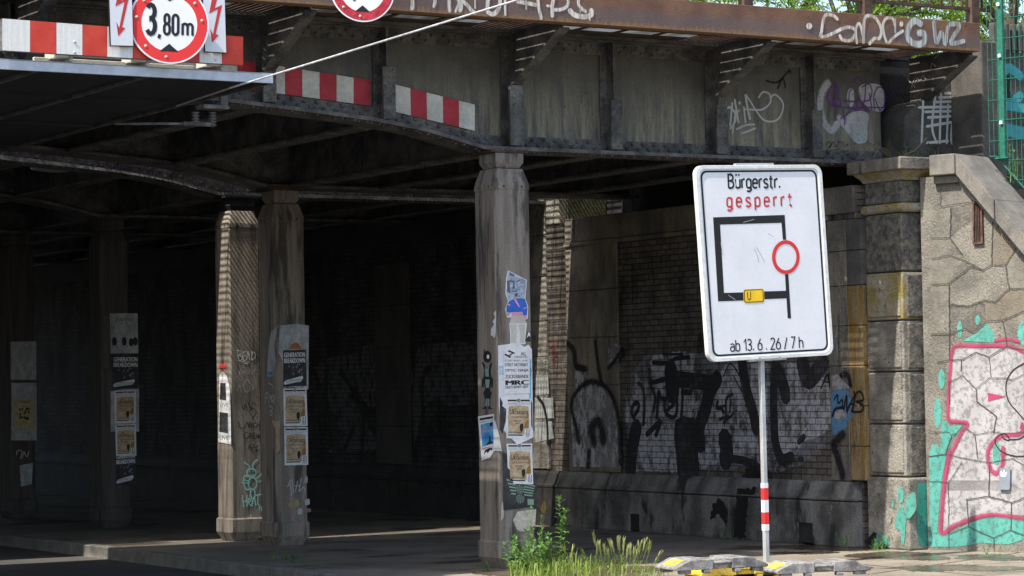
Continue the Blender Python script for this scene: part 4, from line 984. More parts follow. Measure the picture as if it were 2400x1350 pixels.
# ================================================================== concrete block above the pier, wall and fence behind the coping
cb = thing('concrete_block', 'grimy concrete block with white scribble and level bars above the pier', 'concrete block', (16.9, 20, 3.6))
mb = MB(); mb.prism([(16.66, 19.98, 3.56), (17.62, 19.98, 3.56), (17.62, 19.98, 4.98), (17.35, 19.98, 4.98), (17.15, 19.98, 4.52), (16.86, 19.98, 4.46), (16.7, 19.98, 4.3)], (0, .45, 0)); CBK = build('block', mb, M['concdark'], cb, bevel=.03)
mb = MB(); mb.box(17.3, 17.62, 19.5, 19.975, 3.56, 5.05); build('end_post', mb, M['concdark'], cb, bevel=.02)
kp = front(19.98); mb = MB()
for p in ([(1225,790),(1212,1130)], [(1320,765),(1295,1000),(1330,1130)], [(1365,745),(1355,1130)], [(1422,830),(1410,1130)], [(1190,850),(1460,845)], [(1262,930),(1440,920)], [(1255,1000),(1580,945)], [(1400,738),(1560,738)], [(1350,772),(1480,768)], [(1310,808),(1450,803)], [(1240,885),(1440,880)], [(1255,1130),(1420,1115)],
          [(1500,710),(1512,830),(1545,825),(1552,900),(1530,1130),(1450,1130),(1452,980)], [(1492,1000),(1490,1125)], [(1500,715),(1560,735)], [(1460,860),(1540,855)]):
    stroke(mb, kp, D(p), .034, .005)  # upright scribble strokes together with level bars
build('graffiti', mb, M['p_chalk'], CBK)
mb = MB()
for p in ([(1105,625),(1165,690)], [(1135,690),(1160,625)]): stroke(mb, Plane((16.97, 0, 0), (0, -1, 0), (0, 0, 1)), D(p), .012, .004)
for p in ([(1165,660),(1185,620),(1205,650)], [(1210,640),(1225,600),(1250,625)], [(1290,560),(1300,500),(1330,530)], [(1320,460),(1370,420)]): stroke(mb, Plane((16.97, 0, 0), (0, -1, 0), (0, 0, 1)), D(p), .010, .004)
build('graffiti', mb, M['p_chalk'], cb)
rw = thing('retaining_wall', 'dark concrete wall with cyan swirls behind the green mesh fence', 'wall', (18.5, 20.0, 3.6))
mb = MB(); mb.box(17.64, 22, 19.75, 20.1, 3.4, 5.0); RWF = build('wall_face', mb, M['concdark'], rw)
mb = MB(); x = 17.66
while x < 21.9: mb.box(x, x+.05, 19.70, 19.78, 5.003, 5.28); x += .085
build('ribbed_top', mb, M['concdark'], rw, bevel=.01)
yp = front(19.75); mb = MB()
stroke(mb, yp, D([(1990,600),(1900,540),(1830,620),(1830,800),(1900,820),(1990,760)]), .13, .004); stroke(mb, yp, D([(1800,850),(1900,840),(2030,860)]), .12, .004); stroke(mb, yp, D([(1800,980),(1900,1030),(2050,1060)]), .17, .004)
build('graffiti', mb, M['p_cyandark'], RWF)
mb = MB(); stroke(mb, yp, D([(1740,620),(1730,800),(1760,950)]), .08, .004); stroke(mb, yp, D([(1900,620),(1885,720),(1910,760)]), .09, .006); build('graffiti', mb, M['p_black'], RWF)
# double-rod mesh fence, parallel to the wing wall
FO = WO-WN*.36; FP = Plane(FO, wd, (0, 0, 1))
fe = thing('mesh_fence', 'green wire mesh fence with square posts on top of the coping', 'fence', tuple(FP.P(.3, 3.8)))
pa = FP.uv((2352, 372)); 
def fpost(u, zb, zt):
    mb = MB(); c = FP.P(u, 0); mb.obox(FP.P(u, (zb+zt)/2), wd*.03, WN*.02, Vector((0, 0, (zt-zb)/2))); mb.obox(FP.P(u, zb+.005), wd*.07, WN*.05, Vector((0, 0, .006)))
    for z in (zb+.35, zb+1.0, zb+1.5): mb.obox(FP.P(u, z)+WN*.03, wd*.014, WN*.01, Vector((0, 0, .016)), 1)
    build('post', mb, [M['green'], M['white']], fe)
fpost(pa[0], pa[1], pa[1]+2.0); fpost(pa[0]+1.9, 1.6, 4.6)
mb = MB(); u0, u1 = FP.uv((2316, 200))[0], FP.uv((2316, 200))[0]+2.2
zb = lambda u: pa[1]+.03-max(0, u-pa[0]+.08)*SL*.98
z = pa[1]-2.0
while z < pa[1]+1.98:
    ua = u0 if z > pa[1]+.02 else pa[0]-.08+(pa[1]+.03-z)/(SL*.98)
    if ua < u1:
        for o in (.008, -.008): mb.tube([FP.P(ua, z)+WN*o, FP.P(u1, z)+WN*o], .0045, 5)
    z += .198
u = u0
while u < u1:
    mb.tube([FP.P(u, zb(u)), FP.P(u, pa[1]+1.98)], .0032, 5); u += .05
mb.tube([FP.P(u0, zb(u0)), FP.P(pa[0]-.08, zb(pa[0]-.08)), FP.P(u1, zb(u1))], .008, 6)
build('mesh_panel', mb, M['green'], fe)

# ================================================================== PILLARS
def pillar_mesh(base, cap=True):
    X, Y, Z = base; mb = MB()
    def lv(z, h, c): return [(X+a*h-(0 if abs(a) == 1 else 0), Y+b*h, z) for a, b in ((-1, -1+c), (-1+c, -1), (1-c, -1), (1, -1+c), (1, 1-c), (1-c, 1), (-1+c, 1), (-1, 1-c))]
    lev = [(0, .152, .1), (.10, .205, .1), (.24, .205, .1), (.255, .186, .09), (3.44, .186, .09), (3.455, .192, .09), (3.50, .190, .09), (3.64, .148, .1)]
    vs = []; fs = []
    for z, h, c in lev: vs += lv(z, h, c)
    n = len(lev)
    for i in range(n-1): fs += [(i*8+j, i*8+(j+1) % 8, (i+1)*8+(j+1) % 8, (i+1)*8+j) for j in range(8)]
    fs.append(tuple(range(8))[::-1]); fs.append(tuple(range((n-1)*8, n*8)))
    mb.add(vs, fs)
    # the shallow groove lines at the shaft corners
    for a, b in ((-1, -1),):
        mb.box(X-.186-.001, X-.184, Y-.15, Y-.142, .27, 3.42)
    return mb
PC = 12.05; PYS = [(19.965), (24.595), (25.715), (29.465), (32.75)]
plab = ['tall concrete pillar covered in posters nearest the street, weeds at its foot', 'shaded pillar with a dark band poster, standing right of the striped sunlit pillar',
        'pillar striped by sunlight through the grating, with turquoise bug drawing', 'dim pillar deep in the underpass pasted with several posters', 'darkest pillar at far left carrying one yellowish poster']
PIL = []
for i, y0 in enumerate(PYS):
    base = (PC, y0+.186, 0)
    if i == 0:
        t = thing('pillar', plab[0], 'pillar', base, 'pillars along the kerb')
        build('shaft', pillar_mesh(base), M['conc'], t, bevel=.008)
        mb = MB(); X, Y = base[:2]
        a = [(X+i_*.12, Y+j_*.12, 3.645) for i_, j_ in ((-1,-1),(1,-1),(1,1),(-1,1))]; b = [(X+i_*.15, Y+j_*.15, 3.70) for i_, j_ in ((-1,-1),(1,-1),(1,1),(-1,1))]; c = [(x, y, 3.785) for x, y, z in b]
        mb.add(a+b+c, [(3,2,1,0), (8,9,10,11)]+[(k+j, k+(j+1) % 4, k+4+(j+1) % 4, k+4+j) for k in (0, 4) for j in range(4)])
        build('capital', mb, M['conc'], t, bevel=.006)
        mb = MB(); mb.box(X-.2, X+.2, Y-.16, Y+.2, 3.787, 3.812); build('bearing_plate', mb, M['rustdark'], t)
        for dx in (-.09, .1):
            mb = MB(); mb.rivet((X+dx, Y-.1885, 3.475), (0, -1, 0), .014); mb.rivet((X-.1885, Y+dx, 3.475), (-1, 0, 0), .014); build('bolt', mb, M['joint'], t)
    else:
        t = copy_tree(PIL[0], base); t['label'] = plab[i]
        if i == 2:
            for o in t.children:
                if not o.name.startswith('shaft'): o.material_slots[0].link = 'OBJECT'; o.material_slots[0].material = M['dark']  # shade under the girder painted near-black on the capital
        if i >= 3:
            for o in t.children: o.material_slots[0].link = 'OBJECT'; o.material_slots[0].material = M['concshade']  # inner pillars darkened by colour to imitate deep shade
    PIL.append(t)
def PFr(i): return front(PYS[i]-.0005)
PLs = side(PC-.187)
J = lambda p: T(520, 780, 2.9348, p); K = lambda p: T(1080, 600, 3.75, p); Mz = lambda p: T(1080, 900, 3, p); I = lambda p: T(230, 720, 3.1395, p)
# tags on the pillars
mb = MB(); p3 = PFr(2)
def ST(p, w=.016, pl=None): stroke(mb, pl or p3, J(p), w, .003)
ST([(105,120),(115,190)]); ST([(100,120),(128,125),(130,145),(108,152),(138,165),(132,188),(112,190)]); ST([(165,130),(145,135),(145,160),(162,158)]); ST([(145,160),(148,188),(168,185)]); ST([(170,185),(178,125),(190,185)]); ST([(205,130),(205,185),(228,165),(225,140),(205,130)]); ST([(138,200),(160,195),(185,203)]); ST([(150,212),(165,208),(178,214)])
ST([(105,400),(120,360),(135,410)], .008); ST(ell(172, 365, 22, 42), .008); ST([(200,350),(215,380),(205,395),(220,370)], .008); ST([(115,290),(130,250),(140,290),(150,260),(165,285)], .006); ST([(185,250),(188,280)], .006); ST([(205,245),(215,280),(230,240)], .006); ST([(190,1270),(195,1255),(205,1260)], .012)
build('graffiti', mb, M['p_chalk'], PIL[2])
mb = MB()
for p in ([(115,610),(125,655),(160,650)], [(160,650),(172,615),(182,650)], [(188,650),(190,615),(205,648),(207,612)], [(232,618),(215,630),(218,648),(232,645)], [(240,615),(240,660)], [(240,635),(255,632)], [(255,615),(255,662)], [(275,630),(262,640),(275,655),(262,668)],
          [(180,685),(155,695),(155,725),(178,725),(178,708)], [(190,725),(190,690),(205,700),(192,708),(208,725)], [(230,690),(215,692),(216,725),(232,725)], [(216,708),(228,708)], [(238,690),(243,725),(250,700),(256,725),(263,690)], [(185,770),(183,800)], [(200,765),(192,790),(202,805),(210,792),(195,788)], [(225,765),(220,785),(240,790),(248,770)], [(228,800),(238,812),(250,800)],
          [(140,500),(150,530),(160,490),(170,530)], [(180,480),(200,520),(215,480),(235,500)], [(190,540),(215,520),(235,545),(215,580),(195,555)], [(210,600),(225,565)]):
    stroke(mb, p3, J(p), .010, .0035)
build('graffiti', mb, M['p_black'], PIL[2])
mb = MB()
for p, w in (([(190,935),(185,915),(155,890)], .014), ([(210,935),(215,900),(242,872)], .014), (ell(202, 962, 32, 26)+[(234,962)], .014), (ell(210, 1035, 28, 42)+[(238,1035)], .014), ([(185,990),(155,985),(148,1030),(165,1075),(190,1075)], .014), ([(150,1010),(185,1020)], .01), ([(138,1030),(180,1035)], .01), ([(240,1000),(275,968)], .013), ([(242,1025),(288,1015)], .013),
             ([(200,1080),(195,1110),(205,1140)], .012), ([(222,1080),(228,1110),(222,1140)], .012), ([(140,1120),(150,1195)], .012), ([(170,1120),(172,1190)], .012), ([(145,1160),(172,1155)], .012), ([(180,1165),(195,1155),(190,1140),(178,1160),(198,1190)], .011), ([(205,1190),(220,1130),(232,1185)], .012), ([(225,1120),(270,1110)], .012), ([(248,1115),(245,1180)], .012), ([(255,1180),(258,1220)], .009), ([(258,1200),(270,1198),(272,1225)], .009), ([(285,1220),(288,1240)], .009)):
    stroke(mb, p3, J(p), w*1.45, .003)
for p in (ell(193, 955, 4, 4, 8), ell(212, 955, 4, 4, 8)): fill(mb, p3, J(p), .004)
stroke(mb, p3, J([(192,970),(203,976),(213,969)]), .006, .003)
build('graffiti', mb, M['p_mint'], PIL[2])
mb = MB()
for p in ([(320,345),(350,360),(355,380)], [(300,480),(305,415),(320,420),(318,445),(304,450)], [(325,480),(335,430),(345,480)], ell(352, 450, 8, 22), [(365,430),(362,485)], [(330,500),(350,520),(335,540)], ell(342, 555, 8, 12)): stroke(mb, PLs, J(p), .014, .003)
for p in ([(450,1060),(480,1010),(490,1100)], [(520,1020),(505,1090)], [(500,1055),(540,1050)], [(545,1000),(530,1090),(560,1060),(575,1100)], [(465,1020),(480,1120)]): stroke(mb, PFr(1), J(p), .012, .003)
build('graffiti', mb, M['p_chalk'], PIL[1])
for nm, c, pts in (('yellow', 'yellow_sticker', ((455,1165,488,1200), (500,1145,530,1195))), ('white', 'paper', ((570,1140,605,1185), (520,1205,555,1250), (565,985,590,1035))), ('red', 'pink', ((580,1205,612,1235), (445,1120,468,1145), (470,1210,490,1250)))):
    for a, b, c2, d in pts:
        q = Quad(PFr(1), J([(a,d),(c2,d),(c2,b),(a,b)])); mb = MB(); q.sheet(mb, .002, .001, outline=[(.1,0),(.9,.05),(1,.5),(.85,1),(.3,.9),(0,.6)])
        build('sticker_scrap', mb, M['yellowscrap'] if nm == 'yellow' else M['papergrey'] if nm == 'white' else M['pinkscrap'], PIL[1])
mb = MB()
for p in ([(80,760),(85,740),(105,745),(100,780)], [(110,775),(115,745),(130,770),(140,745)]): stroke(mb, PFr(4), T(0, 700, 2.0775, p), .014, .003)
build('graffiti', mb, M['p_chalk'], PIL[4])

# ================================================================== POSTERS
def poster(name, label, quad, mat, off=.003, outline=None, cat='poster', group=None):
    t = thing(name, label, cat, tuple(quad.P(.5, .5, off)), group); mb = MB(); quad.sheet(mb, off, .0018, outline=outline); build('sheet', mb, mat, t); return t
def concert(label, pl, c, off=.003, torn=None):
    q = Quad(pl, c); t = poster('concert_poster', label, q, M['paper'], off, torn, group='concert posters on the pillars'); o = off+.0024
    mb = MB()
    q.rect(mb, .06, .925, .42, .965, o); q.rect(mb, .44, .915, .56, .985, o); q.rect(mb, .58, .925, .95, .965, o)
    q.text(mb, '76', .46, .925, .54, .975, o+.0006, 1)
    q.text(mb, 'SLAWISCHE NACHT', .06, .845, .95, .895, o, 2); q.rect(mb, .05, .832, .95, .838, o, 2); q.rect(mb, .05, .905, .95, .91, o, 2)
    build('header_print', mb, [M['ink'], M['paper'], M['greyink']], t)
    mb = MB(); q.poly(mb, [(.08,.12),(.9,.1),(.92,.5),(.9,.8),(.5,.82),(.1,.8),(.07,.5)], o); build('picture', mb, M['parchment'], t)
    mb = MB(); q.text(mb, 'The', .3, .70, .45, .755, o+.0008, shear=.4); q.text(mb, 'Ukrainians', .13, .60, .88, .725, o+.0008, bold=.01, shear=.35); q.text(mb, 'UKRAINIANS', .18, .505, .82, .56, o+.0008, 1); q.text(mb, 'Neue Lieder', .27, .42, .62, .475, o+.0008, shear=.4); q.text(mb, 'BAND', .35, .355, .55, .40, o+.0008, shear=.4)
    q.poly(mb, [(.55,.2),(.53,.32),(.6,.38),(.68,.36),(.68,.25),(.62,.15)], o+.0008); q.text(mb, 'CHEMIEFABRIK', .06, .13, .66, .17, o+.001); q.rect(mb, .06, .07, .66, .1, o+.001)
    build('lettering', mb, [M['ink'], flat('brown_ink', (.16, .09, .05), .6)], t)
    mb = MB(); q.poly(mb, [(.7,.26),(.76,.4),(.86,.48),(.9,.42),(.9,.26)], o+.0006); q.poly(mb, [(.8,.5),(.84,.6),(.9,.62),(.9,.52)], o+.0006); build('fruit_print', mb, M['brownhead'], t)
    mb = MB(); q.rect(mb, .73, .03, .95, .25, o+.0012, 1); q.text(mb, '21', .77, .155, .92, .235, o+.0018, 0, bold=.02); q.text(mb, '03', .77, .065, .92, .145, o+.0018, 0, bold=.02); q.text(mb, '2026', .78, .035, .9, .058, o+.0018, 0)
    build('date_box', mb, [M['ink'], M['paper']], t)
    return t
P1F, P2F, P4F = PFr(0), PFr(1), PFr(3)
# front pillar
q = Quad(P1F, [(1171,1170),(1249,1170),(1246,808),(1167,806)])
t = poster('paper_layer', 'layers of torn white paper under the posters of the nearest pillar', q, M['paper'], .002, [(.06,.46),(.55,.35),(1.02,.4),(1.0,.97),(.9,1),(.78,.985),(.6,1.01),(0,.99),(.0,.86),(-.0,.6)], 'paper')
mb = MB(); q.text(mb, 'sa', .02, .80, .15, .86, .0045); q.text(mb, 'e', .88, .80, .98, .85, .0045); q.poly(mb, [(.9,.93),(.98,.9),(.97,.6),(.9,.55)], .0045); build('blue_print', mb, M['lightblue'], t)
mb = MB(); q.poly(mb, [(.03,.66),(.12,.62),(.1,.6),(.22,.58),(.2,.5),(.1,.42),(.02,.45)], .0045); q.poly(mb, [(.92,.66),(1.0,.62),(1.0,.45),(.93,.5)], .0045); build('dark_print', mb, M['paperdark'], t)
q = Quad(P1F, [(1179,1196),(1258,1191),(1256,1112),(1176,1080)])
t = poster('dark_poster', 'dark poster with pale green star pattern low on the nearest pillar', q, M['paperdark'], .005, [(0,0),(1,.06),(1,1),(.9,1.1),(.02,1.2)])
mb = MB()
for k in range(5): q.rect(mb, .12+.03*k, .62-.07*k, .38, .655-.07*k, .0075); q.rect(mb, .62, .62-.07*k, .95-.02*k, .655-.07*k, .0075)
for cy in (.25, .48, .7):
    for a in range(0, 360, 30):
        q.poly(mb, [(.5, cy), (.5+.13*cos(radians(a)), cy+.11*sin(radians(a))), (.5+.13*cos(radians(a+12)), cy+.11*sin(radians(a+12)))], .0078)
q.rect(mb, .72, .1, .9, .26, .0075)
build('star_print', mb, M['gprint'], t)
q = Quad(P1F, Mz([(300+75,1040),(530,1035),(528,880),(365,900)]))
poster('torn_paper', 'torn beige paper scrap with rounded bottom under the dark poster', q, M['paperbeige'], .0035, [(.1,.15),(.25,0),(.65,.02),(.95,.3),(1,1),(.2,1.0),(-.02,.6)], 'paper')
q = Quad(P1F, Mz([(280,960),(308,950),(300,830),(282,830)]))
poster('torn_paper', 'slim strip of torn pale paper on the corner of the nearest pillar', q, M['paperbeige'], .003, [(0,0),(.7,.1),(1,.5),(.6,1),(.2,.9)], 'paper')
q = Quad(P1F, K([(375,1212),(602,1205),(600,822),(372,818)]))
t = poster('event_poster', 'white street art market poster in black capitals on the nearest pillar', q, M['paper'], .008)
mb = MB()
for s_, a, b, c, d, bo in (('STREET ART MARKT', .04, .615, .94, .685, .02), ('OPTIC  NINJA', .05, .475, .95, .555, .02), ('ZUCKERBANDE', .06, .345, .95, .425, .02), ('MRC', .08, .195, .95, .30, .05), ('DEATH BUNNY ARMY', .07, .115, .95, .18, .02), ('10.1.2026 - HAUSE 1 - 19 UHR', .04, .725, .92, .765, .01), ('ELERSPORT', .42, .805, .92, .85, .01), ('AG', .66, .86, .84, .945, .02)):
    q.text(mb, s_, a, b, c, d, .0105, bold=bo)
for pts in ([(.02,.87),(.25,.80),(.28,.83),(.06,.90)], [(.14,.95),(.42,.89),(.43,.92),(.2,.98)], [(.18,.86),(.36,.93),(.38,.91),(.22,.84)]): q.poly(mb, pts, .0105)
build('lettering', mb, M['ink'], t)
concert('upper beige concert poster on the nearest pillar, below the street art bill', P1F, Mz([(318,382),(492,385),(490,100),(316,100)]), .006)
concert('lower concert poster on the nearest pillar, its left bottom corner torn off', P1F, Mz([(330,700),(508,705),(497,418),(318,420)]), .010, [(.2,.0),(.98,0),(1,1),(0,1),(0,.40),(.1,.33),(.17,.15)])
q = Quad(PLs, Mz([(150,538),(242,500),(236,210),(124,228)]))
t = poster('concert_poster', 'blue and white poster curling on the left face of the nearest pillar', q, M['paper'], .004, [(0,0),(.62,-.02),(1.05,.14),(1,1),(0,1)])
mb = MB(); q.poly(mb, [(.14,.3),(.95,.27),(.95,.82),(.14,.8)], .0064); build('picture', mb, M['blueprint'], t)
mb = MB(); q.text(mb, 'SLAWISCHE NACHT', .08, .84, .95, .875, .0064); q.rect(mb, .1, .9, .95, .95, .0064); q.poly(mb, [(.35,.31),(.5,.34),(.62,.38),(.68,.55),(.78,.36),(.9,.33),(.85,.3)], .007); q.poly(mb, [(.7,.7),(.9,.74),(.92,.8),(.75,.8)], .007)
q.poly(mb, [(.2,.1),(.4,.16),(.5,.11),(.7,.17),(.8,.13),(.85,.2),(.6,.22),(.3,.2)], .0064); build('lettering', mb, M['ink'], t)
mb = MB(); q.text(mb, 'the Kolomies', .2, .6, .7, .7, .007, shear=.3); q.rect(mb, .15, .23, .9, .26, .007); build('white_print', mb, M['pink'], t)
q = Quad(PLs, Mz([(240,470),(290,470),(262,240),(238,255)])); poster('torn_paper', 'curled white paper tear beside the blue poster on the pillar edge', q, M['paper'], .003, [(0,0),(1,0),(.9,.45),(.6,.7),(.2,1),(0,.9)], 'paper')
q = Quad(PLs, K([(262,720),(312,720),(312,480),(262,480)])); poster('torn_paper', 'jagged white paper remnant halfway up the nearest pillar', q, M['paper'], .003, [(.1,.1),(.5,.05),(.8,0),(.95,.2),(1,1),(.6,.9),(.9,.75),(.4,.6),(.7,.5),(.2,.35)], 'paper')
# paste-up figure
t = thing('paste_up_figure', 'cut-out paper figure with grey face, blue jacket and beige trousers', 'paste-up', tuple(Quad(P1F, K([(400,770),(580,770),(580,130),(400,130)])).P(.5, .5, 0)))
def pf(nm, pts, mat, off):
    mb = MB(); p = [P1F.uv(x) for x in K(pts)]; mb.prism([P1F.P(u, v, off) for u, v in p], P1F.N*.0012); build(nm, mb, mat, t)
pf('backing_paper', [(412,126),(580,212),(566,372),(590,448),(586,552),(560,560),(580,595),(568,700),(566,775),(432,775),(432,690),(424,600),(440,540),(405,540),(388,470),(412,395),(390,330),(396,200)], M['paper'], .003)
pf('face', [(418,135),(574,216),(560,368),(470,378),(420,395),(398,330),(404,205)], M['facepaper'], .005)
pf('jacket', [(418,402),(465,372),(560,374),(584,450),(578,520),(545,525),(540,492),(442,494),(432,500),(398,490),(400,440)], M['bluepaint'], .005)
mb = MB()
for pts in ([(458,376),(478,374),(516,445),(506,450)], [(442,497),(540,495),(538,524),(444,526)], [(548,528),(576,522),(574,550),(550,548)], [(400,494),(430,503),(418,532),(400,520)], [(545,458),(582,445),(583,455),(546,468)], [(405,415),(432,428),(430,440),(403,425)]):
    mb.prism([P1F.P(*P1F.uv(x), .0075) for x in K(pts)], P1F.N*.0008)
build('pink_trim', mb, M['pink'], t)
mb = MB()
for pts in ([(440,530),(545,528),(572,590),(428,592)], [(430,600),(490,602),(484,765),(438,765),(440,700)], [(506,602),(564,602),(556,765),(516,765),(522,700)]): mb.prism([P1F.P(*P1F.uv(x), .005) for x in K(pts)], P1F.N*.0012)
build('trousers', mb, M['skinpaper'], t)
mb = MB()
for pts in ([(425,212),(470,222),(462,232),(428,225)], [(485,222),(515,205),(520,214),(490,232)], [(460,230),(468,225),(470,285),(456,292),(450,285)], [(452,308),(490,302),(488,312),(455,318)], [(405,220),(425,215),(430,330),(405,310)], [(430,150),(470,165),(465,180),(430,170)], [(470,330),(500,325),(490,360),(470,355)]):
    mb.prism([P1F.P(*P1F.uv(x), .0068) for x in K(pts)], P1F.N*.0005)
build('face_shading_print', mb, flat('dark_blue_grey_ink', (.09, .11, .16), .7), t)
q = Quad(P1F, K([(562,750),(612,750),(612,660),(575,665)])); t = poster('sticker', 'small black and white sticker at the right edge below the paper figure', q, M['paperdark'], .003, [(0,0),(1,0),(1,1),(.3,.9),(0,.5)], 'sticker')
mb = MB(); q.poly(mb, [(.2,.3),(.5,.95),(.85,.8),(.9,.4),(.6,.6)], .0056); build('white_print', mb, M['paper'], t)
# creature sticker on the left face
t = thing('creature_sticker', 'long cut-out sticker of a black and pale green creature on the pillar', 'sticker', tuple(PLs.P(*PLs.uv(K([(235,1100)])[0]), 0)))
def cs(nm, polys, mat, off):
    mb = MB()
    for pts in polys: mb.prism([PLs.P(*PLs.uv(x), off) for x in K(pts)], PLs.N*.001)
    build(nm, mb, mat, t)
cs('black_print', [ell(235, 885, 36, 52, 16), [(204,820),(212,820),(216,860),(206,850)], [(185,930),(200,935),(215,960),(235,985),(258,960),(270,935),(276,945),(262,1000),(270,1060),(286,1085),(285,1150),(272,1160),(270,1110),(258,1180),(275,1200),(260,1260),(262,1330),(285,1345),(245,1345),(240,1250),(232,1250),(225,1345),(185,1345),(212,1325),(214,1250),(200,1200),(218,1175),(205,1110),(200,1155),(186,1150),(190,1085),(205,1060),(212,1000)]], M['ink'], .003)
cs('green_print', [[(222,965),(235,995),(252,965),(248,1010),(252,1060),(222,1060),(218,1010)], [(218,1085),(258,1085),(250,1160),(225,1160)], [(224,1255),(236,1255),(232,1320),(220,1320)], [(244,1255),(254,1255),(256,1320),(246,1320)]], M['gprint'], .0045)
cs('white_eye', [ell(243, 885, 12, 20, 12)], M['paper'], .0045)
# second pillar
q = Quad(P2F, J([(398,440),(598,440),(598,-60),(385,-65)])); t = poster('paper_layer', 'grey torn paper pasted above the dark poster of the shaded pillar', q, M['papergrey'], .002, [(.12,.15),(.98,.1),(1,.98),(.6,1),(.05,.97),(.0,.6),(.12,.5)], 'paper')
q2 = Quad(P2F, J([(462,112),(545,112),(540,65),(462,70)])); mb = MB(); q2.poly(mb, [(0,0),(1,0),(.95,.5),(.75,.9),(.5,1),(.2,.8),(.05,.4)], .0045); build('orange_print', mb, M['brownhead'], t)
def breakdown(label, pl, c, off):
    q = Quad(pl, c); t = poster('concert_poster', label, q, M['paperdark'], off, group='black band posters on the pillars')
    mb = MB(); q.text(mb, 'GENERATION', .04, .80, .94, .93, off+.0025, bold=.03); q.text(mb, 'BREAKDOWN', .04, .64, .94, .77, off+.0025, bold=.03); build('lettering', mb, M['paper'], t)
    mb = MB(); q.poly(mb, [(.05,.05),(.75,.12),(.85,.22),(.82,.28),(.1,.17),(.02,.1)], off+.0025); build('label_strip', mb, M['paper'], t)
    mb = MB()
    for k in range(2): q.text(mb, ('LIVE UNDERGROUND', 'TICKETS & MORE')[k], .1, .15-.065*k, .78, .2-.065*k, off+.0032)
    build('strip_lettering', mb, M['ink'], t)
    mb = MB(); R = random.Random(3)
    for k in range(14):
        u, v = R.uniform(.2, .85), R.uniform(.3, .58); q.poly(mb, [(u, v), (u+R.uniform(.03, .09), v+R.uniform(-.02, .04)), (u+R.uniform(0, .06), v+R.uniform(.03, .08))], off+.0025)
    build('picture', mb, M['greyink'], t)
breakdown('black band poster on the shaded pillar beside the sunlit one', P2F, J([(420,370),(582,365),(578,115),(420,120)]), .005)
concert('upper concert poster on the shaded pillar, under the black band poster', P2F, J([(425,642),(588,640),(580,382),(420,384)]), .006)
concert('lower concert poster on the shaded pillar, bottom one of its pair', P2F, J([(430,912),(592,908),(588,648),(426,650)]), .006)
q = Quad(PLs, J([(312,300),(365,300),(392,-60),(318,-30)])); t = poster('torn_poster', 'narrow grey weathered poster on the left face of the shaded pillar', q, M['papergrey'], .003, [(0,0),(.8,.0),(1,.3),(.7,.6),(1,1),(.3,.9),(.1,.5)])
mb = MB(); q.rect(mb, .08, .02, .7, .1, .0055); build('blue_print', mb, M['blueprint'], t)
q = Quad(PLs, J([(370,830),(400,830),(400,600),(345,600)])); poster('torn_poster', 'brown torn poster remnant on the edge of the shaded pillar', q, M['parchment'], .003, [(.3,0),(1,.1),(1,1),(.6,.95),(0,1),(.4,.7)])
# striped pillar, left face
q = Quad(PLs, [(513,1036),(541,1038),(540,872),(515,875)]); t = poster('band_poster', 'pair of black and white posters on the sunlit face of the striped pillar', q, M['paper'], .003, [(0,0),(1.05,-.02),(1,.72),(.7,.95),(.3,1.02),(0,.98)])
mb = MB(); q.poly(mb, [(.05,.15),(.8,.13),(.8,.42),(.05,.44)], .0055); q.poly(mb, [(.05,.62),(.65,.6),(.6,.85),(.1,.86)], .0055); build('picture', mb, M['paperdark'], t)
mb = MB(); q.text(mb, 'LIVE', .1, .04, .85, .09, .0055); q.text(mb, 'LIVE', .1, .51, .85, .56, .0055); build('lettering', mb, M['ink'], t)
q = Quad(PLs, [(514,863),(530,863),(530,853),(514,854)]); poster('sticker', 'small red strip sticker above the posters of the striped pillar', q, M['red'], .003, cat='sticker')
# fourth pillar
q = Quad(P4F, I([(90,340),(295,340),(290,45),(85,45)])); t = poster('poster', 'large grey poster with printed heads at the top of the dim pillar', q, M['papergrey'], .002)
mb = MB(); q.text(mb, 'STADTFEST', .2, .8, .85, .88, .0045)
for a, b in ((.15, .3), (.5, .3), (.75, .28), (.9, .3)): q.poly(mb, [(a+.09*cos(k), b+.11*sin(k)) for k in [i*pi/5 for i in range(10)]], .0045)
build('print', mb, M['ink'], t)
breakdown('black band poster on the dim pillar, above its concert posters', P4F, I([(105,600),(298,600),(298,350),(105,350)]), .004)
q = Quad(P4F, I([(92,915),(300,915),(300,580),(92,620)])); poster('paper_layer', 'white paper backing the concert posters of the dim pillar', q, M['papergrey'], .0025, cat='paper')
concert('upper concert poster on the dim pillar deep in the underpass', P4F, I([(122,855),(275,850),(275,610),(118,615)]), .006)
concert('lower concert poster on the dim pillar, above a half covered heading', P4F, I([(130,1095),(280,1092),(276,860),(124,865)]), .006)
breakdown('half covered black band poster lowest on the dim pillar', P4F, I([(130,1310),(285,1300),(275,1060),(128,1070)]), .003)
q = Quad(PLs, I([(40,460),(88,460),(88,55),(38,60)])); poster('poster', 'dark worn poster on the left face of the dim pillar', q, M['paperdark'], .003)
